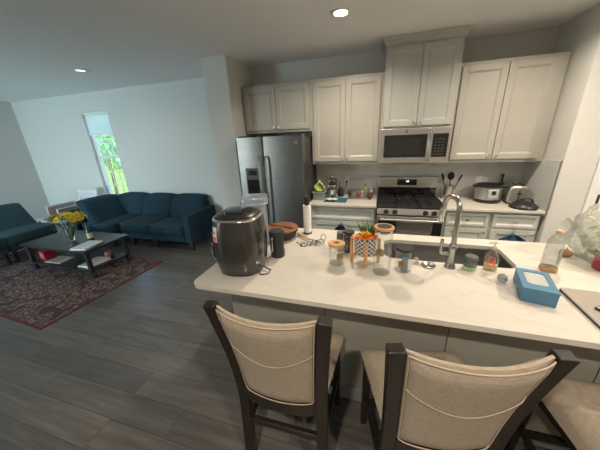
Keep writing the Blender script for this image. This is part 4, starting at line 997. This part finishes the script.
# ================================================================ STOOLS
def stool(label, loc, rz, first=[None]):
    if first[0] is not None:
        return dup(first[0], loc, rz, label, 'counter stools')
    t = thing('counter_stool', label, 'stool', loc, rz, 'counter stools'); first[0] = t
    # local: seat centre at origin, back toward -y
    SH = .56; hb = .212
    post = [(-.99, -.02, 0), (-1, .0, .25), (-1, .01, .45), (-1, .0, .58), (-1.03, -.015, .72), (-1.08, -.04, .88), (-1.17, -.085, 1.105)]
    y0 = -.195
    for s_ in (-1, 1):
        pts = [(s_*-hb*a, y0+y-.03, z) for a, y, z in post]
        # smooth the rail with a spline resample
        P = [Vector(p) for p in pts]; out = []
        for i in range(len(P)-1):
            p0, p1, p2, p3 = P[max(i-1, 0)], P[i], P[i+1], P[min(i+2, len(P)-1)]
            for k in range(4):
                u = k/4; out.append(.5*((2*p1)+(-p0+p2)*u+(2*p0-5*p1+4*p2-p3)*u*u+(-p0+3*p1-3*p2+p3)*u**3))
        out.append(P[-1])
        MB().sweep(out, .056, .040).build('back_post', espresso_m, t, bev=.004, smooth=True)
        MB().sweep([(s_*.235, .160, SH-.0), (s_*.235, .165, .3), (s_*.24, .175, 0)], [.045, .04, .032], [.045, .04, .032]).build('front_leg', espresso_m, t, bev=.003)
        MB().sweep([(s_*.235, .165, .24), (s_*hb, -.20, .24)], .022, .038).build('side_stretcher', espresso_m, t, bev=.003)
    B(-.225, .225, .155, .18, .17, .21).build('footrest', espresso_m, t, bev=.004)
    B(-.19, .19, -.235, -.210, .27, .305).build('rear_stretcher', espresso_m, t, bev=.003)
    mb = MB(); mb.prism([(-.205, -.20), (.205, -.20), (.262, .185), (-.262, .185)], .50, .56); mb.build('seat_frame', espresso_m, t, bev=.004)
    mb = MB()
    def seat(u, v):
        y = -.195+.40*v; hw_ = .232+.042*v; x = (2*u-1)*hw_
        e_ = min(1, 5*min(u, 1-u)); f_ = min(1, 5*min(v, 1-v)); return Vector((x, y, .562+.060*(math.sin(PI/2*e_)**.5 if e_ > 0 else 0)*(math.sin(PI/2*f_)**.5 if f_ > 0 else 0)))
    mb.grid(seat, 24, 24); mb.build('seat', cream_m, t, smooth=True)
    # curved upholstered back panel between the posts
    def bpos(u, v):    # u -1..1 across, v 0..1 up
        z = .50+.60*v
        # post centre at this height
        for (a0, ya, za), (a1, yb, zb) in zip(post, post[1:]):
            if za <= z <= zb: k = (z-za)/(zb-za); a = a0+(a1-a0)*k; y = ya+(yb-ya)*k; break
        hw_ = hb*abs(a)-.028
        return hw_*u, y0+y-.03, z
    def shell(u, v, off, crop_u=1., z_lo=0, z_hi=1):
        uu = (2*u-1)*crop_u; vv = z_lo+(z_hi-z_lo)*v; x, y, z = bpos(uu, vv)
        bow = .048*(1-uu*uu)*(.45+.55*max(0, vv))             # wraps: middle sits further back toward -y
        zsag = -.012*(1-uu*uu)
        return Vector((x, y-bow+off, z+zsag))
    mb = MB(); nu, nv = 24, 14; F = []; K = []
    def pillow(u, v): 
        e_ = min(u, 1-u, ); f_ = min(v, 1-v); return min(1, (e_*14))**.5*min(1, (f_*14))**.5
    for off, s_ in ((-.004, -1), (.004, 1)):
        rows = [[mb.bm.verts.new(shell(i/nu, j/nv, s_*(.006+.021*pillow(i/nu, j/nv)), .985, .07, 1.0)) for j in range(nv+1)] for i in range(nu+1)]
        for i in range(nu):
            for j in range(nv): mb.bm.faces.new((rows[i][j], rows[i+1][j], rows[i+1][j+1], rows[i][j+1]))
        F.append(rows)
    a, c = F
    for i in range(nu): mb.bm.faces.new((a[i][0], a[i+1][0], c[i+1][0], c[i][0])); mb.bm.faces.new((a[i][nv], a[i+1][nv], c[i+1][nv], c[i][nv]))
    for j in range(nv): mb.bm.faces.new((a[0][j], a[0][j+1], c[0][j+1], c[0][j])); mb.bm.faces.new((a[nu][j], a[nu][j+1], c[nu][j+1], c[nu][j]))
    bkr = mb.build('backrest', cream_m, t, smooth=True)
    def rear(u, v, ex=.0015):
        return shell(u, v, -.004-(.006+.021*pillow(u, v))-ex, .985, .07, 1.0)
    per = [rear(.012, .03+.955*k/12) for k in range(13)]+[rear(.012+.976*k/20, .988) for k in range(1, 21)]
    per += [rear(.988, .985-.955*k/12) for k in range(1, 13)]+[rear(.988-.976*k/20, .03) for k in range(1, 20)]
    mb = MB(); mb.tube(per, .0026, 6, closed=True); mb.build('piping', piping_m, bkr, smooth=True)
    mb = MB(); mb.tube([rear(.02+.96*k/20, .66-.12*math.sin(PI*k/20)) for k in range(21)], .0018, 5); mb.build('seam', piping_m, bkr, smooth=True)
    # bottom rail of the back
    mb = MB(); rows = []
    for i in range(17):
        u = i/16; q = [shell(u, 0, -.019, 1.0, -.02, 1), shell(u, 0, .019, 1.0, -.02, 1), shell(u, 0, .017, 1.0, .072, 1), shell(u, 0, -.017, 1.0, .072, 1)]
        q = [shell(u, 0, o_, 1.0, z_, 1) for o_, z_ in ((-.019, -.07), (.017, -.07), (.017, .075), (-.019, .075))]
        rows.append([mb.bm.verts.new(p) for p in q])
    for a_, c_ in zip(rows, rows[1:]):
        for j in range(4): mb.bm.faces.new((a_[j], a_[(j+1) % 4], c_[(j+1) % 4], c_[j]))
    mb.bm.faces.new(rows[0]); mb.bm.faces.new(rows[-1][::-1]); mb.build('back_rail', espresso_m, t, smooth=True)
    return t
stool('cream linen counter stool with dark frame, leftmost at the island', (-.437, -2.742, 0), R(1))
stool('cream linen counter stool with dark frame, second from the left at the island', (.245, -2.765, 0), R(11))
stool('cream linen counter stool at the right frame edge, only its seat showing', (1.02, -2.765, 0), R(0))

# ================================================================ LIVING AREA
tag(B(-RUG_HX, RUG_HX, -RUG_HY, RUG_HY, .001, .006).build('area_rug', rug_m, loc=(-4.72, -1.735, 0), rz=R(-3)), 'dark red patterned area rug under the coffee table', 'rug')
# sofa: sectional of three seats and a left-hand return
SF = thing('sectional_sofa', 'long dark teal sectional sofa under the living room window', 'sofa', (-2.93, .15, 0))
def pillowbox(x0, x1, y0, y1, z0, z1, puff=.02, n=8, fn=None):
    # soft cushion: subdivided box pushed outward in the middle
    mb = MB(); bmesh.ops.create_cube(mb.bm, size=2); bmesh.ops.subdivide_edges(mb.bm, edges=mb.bm.edges, cuts=n, use_grid_fill=True)
    c = Vector(((x0+x1)/2, (y0+y1)/2, (z0+z1)/2)); h = Vector(((x1-x0)/2, (y1-y0)/2, (z1-z0)/2))
    for v in mb.bm.verts:
        p = v.co.copy(); q = [1-abs(a)**4 for a in p]
        w_ = Vector((p.x*(1+puff/h.x*q[1]*q[2]), p.y*(1+puff/h.y*q[0]*q[2]), p.z*(1+puff/h.z*q[0]*q[1])))
        rr = .04; L4 = (abs(p.x)**6+abs(p.y)**6+abs(p.z)**6)**(1/6); w_ *= (1-.0) / (L4**.09)
        v.co = Vector((c.x+w_.x*h.x, c.y+w_.y*h.y, c.z+w_.z*h.z))
        if fn: v.co = fn(v.co)
    return mb
xs = [-.14, -.83, -1.52]
B(-2.22, -.13, -.78, -.02, .15, .27, bev=.012).build('seat_base', teal_m, SF, smooth=True)
B(-2.42, -1.53, -.93, -.02, .15, .27, bev=.012).build('return_base', teal_m, SF, smooth=True)
B(-.13, 0, -.77, .0, .13, .62, bev=.02, seg=3).build('armrest', teal_m, SF, smooth=True)
B(-2.42, -.13, -.10, .03, .14, .70, bev=.015).build('back_frame', teal_m, SF, smooth=True)
B(-2.50, -2.42, -.92, .03, .14, .66, bev=.015).build('return_back_frame', teal_m, SF, smooth=True)
for i, x in enumerate((-.13, -.825)):
    pillowbox(x-.685, x-.01, -.80, -.20, .275, .44, .012).build('seat_cushion', teal_m, SF, smooth='s')
pillowbox(-2.22, -1.53, -.95, -.20, .275, .44, .012).build('seat_cushion', teal_m, SF, smooth='s')
def lean(v): v.y += .16*(v.z-.44)/.36; return v
for i, x in enumerate((-.14, -.83, -1.52)):
    bc = pillowbox(x-.68, x-.01, -.30, -.12, .43, .80, .028, fn=lean).build('back_cushion', teal_m, SF, smooth='s')
    mb = MB()
    for k in (-.16, .16): mb.ball((x-.345+k, -.285, .62), .010, 1, (1, .6, 1))
    mb.build('button', teal_m, bc, smooth=True)
def leanx(v):
    k = (v.z-.44)/.36; v.x -= .42*k; v.y += .14*k*(-v.y); return v
pillowbox(-2.04, -1.84, -.93, -.12, .43, .80, .018, fn=leanx).build('return_back_cushion', teal_m, SF, smooth='s')
for x, y in ((-.05, -.72), (-.05, -.06), (-.79, -.74), (-1.33, -.74), (-1.6, -.88), (-2.36, -.88), (-2.36, -.06), (-.86, -.74)):
    B(x-.025, x+.025, y-.025, y+.025, 0, .15).build('leg', black_m, SF)
# left loveseat, armless, facing right
LS = thing('loveseat', 'slate teal armless two-seat sofa at the left edge, facing the coffee table', 'sofa', (-5.55, -1.64, .0065))
for y0, y1 in ((-.67, -.005), (.005, .67)):
    B(-.78, -.01, y0, y1, .20, .32, bev=.01).build('seat_base', teal2_m, LS, smooth=True)
    pillowbox(-.74, .01, y0, y1, .30, .46, .008).build('seat_cushion', teal2_m, LS, smooth='s')
    def l2(v): v.x -= .28*(v.z-.44)/.36; return v
    pillowbox(-.64, -.46, y0, y1, .42, .82, .010, fn=l2).build('back_cushion', teal2_m, LS, smooth='s')
    for x in (-.06, -.72):
        for y in (y0+.05, y1-.05): zz = 0 if x > -.1 else -.0065; MB().lathe([(0, zz), (.022, zz), (.030, .20), (0, .20)], x, y, 12).build('leg', black_m, LS, smooth=True)
# coffee table on castors
ctb = thing('coffee_table', 'low black-brown coffee table on castors standing on the rug', 'coffee table', (-4.36, -1.41, .0065))
B(-.67, .67, -.33, .33, .395, .43).build('tabletop', blackwood_m, ctb, bev=.004)
B(-.63, .63, -.30, .30, .105, .125).build('lower_shelf', blackwood_m, ctb, bev=.003)
for x in (-.61, .61):
    for y in (-.275, .275):
        lg = B(x-.024, x+.024, y-.024, y+.024, .098, .395).build('leg', blackwood_m, ctb, bev=.003)
        mb = MB(); mb.lathe([(0, -.024), (.044, -.024), (.048, -.014), (.048, .014), (.044, .024), (0, .024)], n=20, mat=Matrix.Translation((x, y, .048)) @ Matrix.Rotation(R(90), 4, 'X')); mb.box(x-.02, x+.02, y-.018, y+.018, .055, .098)
        mb.build('castor', black_m, lg, smooth=True)
TT = .4365
# vase of yellow flowers
vz = thing('flower_vase', 'clear glass vase of yellow flowers on the coffee table', 'vase', (-4.32, -1.47, TT+.0005))
MB().lathe([(0, .006), (.040, .006), (.045, .02), (.050, .14), (.058, .20)], n=28).build('vase', glass('vase_glass', (.85, .9, .92), .02, .25), vz, smooth=True)
MB().lathe([(0, 0), (.040, 0), (.045, .006), (0, .0055)], n=28).build('vase_foot', glass('vase_foot_glass', (.7, .75, .78), .05, .4), vz, smooth=True)
rng = random.Random(12); fl = []
for k in range(34):
    a = rng.uniform(0, 2*PI); q = math.sqrt(rng.uniform(0, 1))*.23; fl.append((q*math.cos(a)*1.0+.01, q*math.sin(a), .36+.07*(1-q/.23)+rng.uniform(-.05, .03)))
mb = MB()
for (x, y, z) in fl: mb.tube([(x*.08, y*.08, .02), (x*.35, y*.35, .20), (x*.9, y*.9, z-.03), (x, y, z)], .0025, 5)
mb.build('stems', leaf_m, vz, smooth=True)
mb = MB()
for k in range(60):
    a = rng.uniform(0, 2*PI); q = rng.uniform(.02, .16); z = rng.uniform(.21, .36); d = Vector((math.cos(a), math.sin(a), rng.uniform(-.2, .6))).normalized(); sd = Vector((-math.sin(a), math.cos(a), 0))*.02; b0 = Vector((q*math.cos(a), q*math.sin(a), z))
    v = [mb.bm.verts.new(p) for p in (b0, b0+d*.035+sd, b0+d*.075, b0+d*.035-sd)]; mb.bm.faces.new(v)
mb.build('leaves', darkleaf_m, vz)
for (x, y, z) in fl:
    mb = MB(); nrm = Vector((x*1.6, y*1.6-.03, .20)).normalized(); M = Matrix.Translation((x, y, z)) @ nrm.to_track_quat('Z', 'Y').to_matrix().to_4x4(); r0 = rng.uniform(.042, .056)
    for ly, (n_, rr, el) in enumerate(((14, r0, .15), (12, r0*.8, .45), (9, r0*.55, .8))):
        for i in range(n_):
            a = 2*PI*(i+.5*ly)/n_; d = Vector((math.cos(a)*math.cos(el), math.sin(a)*math.cos(el), math.sin(el))); sd = Vector((-math.sin(a), math.cos(a), 0))*rr*.17
            v = [mb.bm.verts.new(M @ p) for p in (Vector((0, 0, 0)), d*rr*.5+sd, d*rr, d*rr*.5-sd)]; mb.bm.faces.new(v)
    f_ = mb.build('flower', yellow_m, vz); MB().lathe([(0, .012), (.009, .012), (.006, .017), (0, .018)], n=10, mat=M).build('flower_centre', brown_m, f_)
wbt = bottle('dark green wine bottle standing on the coffee table beside the flowers', (-4.03, -1.40, TT+.0005), .29, .036, principled('green_bottle', (.02, .06, .02), .08), darkmetal_m, 'wine_bottle', .42)
MB().lathe([(.0368, .05), (.0368, .13)], n=22).build('bottle_label', principled('label_cream', (.55, .45, .30), .7), wbt, smooth=True)
def magazine(name, label, x, y, z, rz, w_, d_, h, col):
    t = thing(name, label, 'magazine', (x, y, z), rz)
    B(-w_/2, w_/2, -d_/2, d_/2, .0008, h-.0008).build('pages', paper_m, t)
    mb = MB(); mb.box(-w_/2-.002, w_/2+.002, -d_/2-.002, d_/2+.002, h-.0008, h); mb.box(-w_/2-.002, w_/2+.002, -d_/2-.002, d_/2+.002, 0, .0008); mb.box(-w_/2-.003, -w_/2-.0002, -d_/2-.002, d_/2+.002, 0, h)
    mb.build('cover', principled(name+str(len(MATS)), col, .35), t)
    mb = MB()
    for k in range(3): mb.box(-w_*.35, w_*.2, d_*(.30-.2*k)-.008, d_*(.30-.2*k)+.008, h, h+.0003)
    mb.build('cover_print', principled('print%d' % len(MATS), tuple(min(1, c*.6) for c in col), .5), t)
    return t
magazine('magazine', 'white magazine on top of the pile at the coffee table front edge', -3.875, -1.565, TT+.0125, R(8), .22, .29, .009, (.70, .72, .76))
magazine('magazine', 'peach-edged magazine under the white one on the coffee table', -3.88, -1.57, TT+.001, R(14), .22, .30, .011, (.72, .55, .45))
magazine('magazine', 'pale magazine on the lower shelf of the coffee table, right end', -3.945, -1.50, .1325, R(-6), .24, .31, .012, (.62, .60, .52))
magazine('magazine', 'cream magazine lying on the pile on the coffee table lower shelf', -3.94, -1.51, .1455, R(10), .23, .30, .012, (.75, .68, .55))
sm = MB().lathe([(0, 0), (.05, 0), (.062, .04), (.05, .085), (.03, .10), (0, .10)], n=24).build('storage_tin', noisy('dark_tin', (.04, .04, .045), (.3, .12, .1), 14, .4), smooth=True, loc=(-3.95, -1.28, .1325)); tag(sm, 'small dark round tin behind the magazines on the lower shelf', 'tin')
rb = thing('red_box', 'bright red carton at the left end of the coffee table lower shelf', 'box', (-4.87, -1.545, .132), R(-8))
B(-.085, .085, -.07, .07, 0, .15).build('carton', red_m, rb, bev=.002)
mb = MB(); mb.box(-.055, .025, -.0712, -.070, .04, .11); mb.build('printed_panel', principled('pink_print', (.62, .30, .28), .6), rb)
mb = MB()
for k in range(3): mb.box(-.045, .015, -.0718, -.0712, .052+.018*k, .058+.018*k)
mb.build('print_lines', red_m, rb)
magazine('notebook', 'thin cream notebook beside the red carton on the lower shelf', -4.62, -1.55, .1325, R(3), .30, .20, .008, (.6, .52, .42))
# white slatted chair by the window, and two tan-backed chairs
wc = thing('dining_chair', 'white slat-backed chair behind the sofa, beside the window', 'chair', (-5.74, -.05, 0), R(183))
for sx in (-1, 1):
    MB().sweep([(sx*.23, .20, 0), (sx*.23, .19, .45), (sx*.235, .12-.03, .92)], .035, .03).build('back_post', trim_m, wc, bev=.003)
    MB().sweep([(sx*.22, -.20, 0), (sx*.22, -.19, .43)], .035, .035).build('leg', trim_m, wc, bev=.003)
B(-.24, .24, -.22, .20, .43, .46).build('seat', trim_m, wc, bev=.006)
mb = MB()
for z in (.60, .70, .80, .885): mb.box(-.23, .23, .075+.02*(1-(z-.6)), .095+.02*(1-(z-.6)), z-.036, z+.036)
mb.build('back_slats', noisy('white_slat', (.72, .72, .74), (.6, .6, .63), 20, .5), wc)
first = None
for lb, loc, rz in (('tan-backed low chair with white frame, left of the two behind the flowers', (-6.20, -.44, 0), R(-86)), ('tan-backed low chair with white frame, right of the two behind the flowers', (-5.69, -.56, 0), R(-86))):
    if first is None:
        first = t = thing('side_chair', lb, 'chair', loc, rz, 'tan-backed chairs behind the coffee table')
        mb = MB()
        B(-.25, .25, .02, .04, .50, .665).build('backrest', principled('tan_panel', (.40, .30, .27), .7), t, bev=.008)
        for sx in (-1, 1):
            MB().tube([(sx*.255, .05, 0), (sx*.255, .03, .40), (sx*.255, .03, .68)], .013, 8).build('back_post', white_m, t, smooth=True)
            MB().tube([(sx*.23, -.36, 0), (sx*.23, -.34, .40)], .012, 8).build('leg', black_m, t, smooth=True)
        MB().tube([(-.255, .03, .68), (.255, .03, .68)], .013, 8).build('top_rail', white_m, t, smooth=True)
        B(-.25, .25, -.38, .02, .38, .42).build('seat', principled('pale_seat', (.6, .62, .66), .7), t, bev=.01)
    else: dup(first, loc, rz, lb)

# ================================================================ LIGHT
def area(name, loc, rot, size, energy, col, size_y=None, spread=180, shape=None):
    l = bpy.data.lights.new(name, 'AREA'); l.energy = energy; l.color = col; l.size = size; l.spread = R(spread)
    if size_y: l.shape = 'RECTANGLE'; l.size_y = size_y
    if shape: l.shape = shape
    o = bpy.data.objects.new(name, l); COL.objects.link(o); o.location = loc; o.rotation_euler = rot; return o
WARM = (1., .87, .71)
for i, (x, y, e_) in enumerate(((-.394, -1.217, 17), (1.25, -1.217, 16), (-.394, -4.3, 23), (1.25, -4.3, 23), (2.65, -2.3, 42))):  # the last entry lights the pantry wall from the added lamp
    area('downlight', (x, y, Hc-.014), (0, 0, 0), .11, e_, WARM, spread=150, shape='DISK')
area('downlight', (-3.95, -.90, Hc-.014), (0, 0, 0), .11, 2, (.8, .95, 1), spread=150, shape='DISK')
# daylight entering by the glazed opening behind and the tall window
area('window_daylight', ((GX0+GX1)/2, YF+.02, 1.35), (R(90), 0, 0), GX1-GX0-.1, 56, (.56, .84, .95), size_y=2.0, spread=95)
pt_ = area('window_portal', ((WX0+WX1)/2, YFAR+.14, 1.5), (R(-90), 0, 0), .66, 1, (1, 1, 1), size_y=1.78); pt_.data.cycles.is_portal = True
w = bpy.data.worlds.new('sky'); SC.world = w; w.use_nodes = True; bgn = w.node_tree.nodes['Background']
sky = w.node_tree.nodes.new('ShaderNodeTexSky'); sky.sky_type = 'NISHITA'; sky.sun_disc = False; sky.sun_elevation = R(48); sky.sun_rotation = R(200)
w.node_tree.links.new(sky.outputs[0], bgn.inputs[0]); bgn.inputs[1].default_value = .65
sun = bpy.data.lights.new('sun', 'SUN'); sun.energy = 4; sun.angle = R(1); sun.color = (1, .95, .85); so = bpy.data.objects.new('sun', sun); COL.objects.link(so); so.rotation_euler = Euler((R(8), R(48), 0))

# ================================================================ CAMERA
cam = bpy.data.cameras.new('camera'); cam.sensor_width = 36; cam.lens = 36*250.24/600; cam.clip_start = .05
co = bpy.data.objects.new('camera', cam); COL.objects.link(co)
yaw, pitch, roll = R(17.2783), R(-19.2615), R(-2.4868)
fwd = Vector((-math.sin(yaw)*math.cos(pitch), math.cos(yaw)*math.cos(pitch), math.sin(pitch)))
rt = fwd.cross(Vector((0, 0, 1))).normalized(); up = rt.cross(fwd)
r2 = math.cos(roll)*rt+math.sin(roll)*up; u2 = -math.sin(roll)*rt+math.cos(roll)*up
M = Matrix((r2, u2, -fwd)).transposed().to_4x4(); M.translation = Vector((-.0313, -3.8003, 1.7561)); co.matrix_world = M
SC.camera = co
SC.view_settings.view_transform = 'Standard'; SC.view_settings.look = 'None'; SC.view_settings.gamma = 1; SC.view_settings.use_curve_mapping = False
SC.view_settings.exposure = 0.48
SC.cycles.use_denoising = True
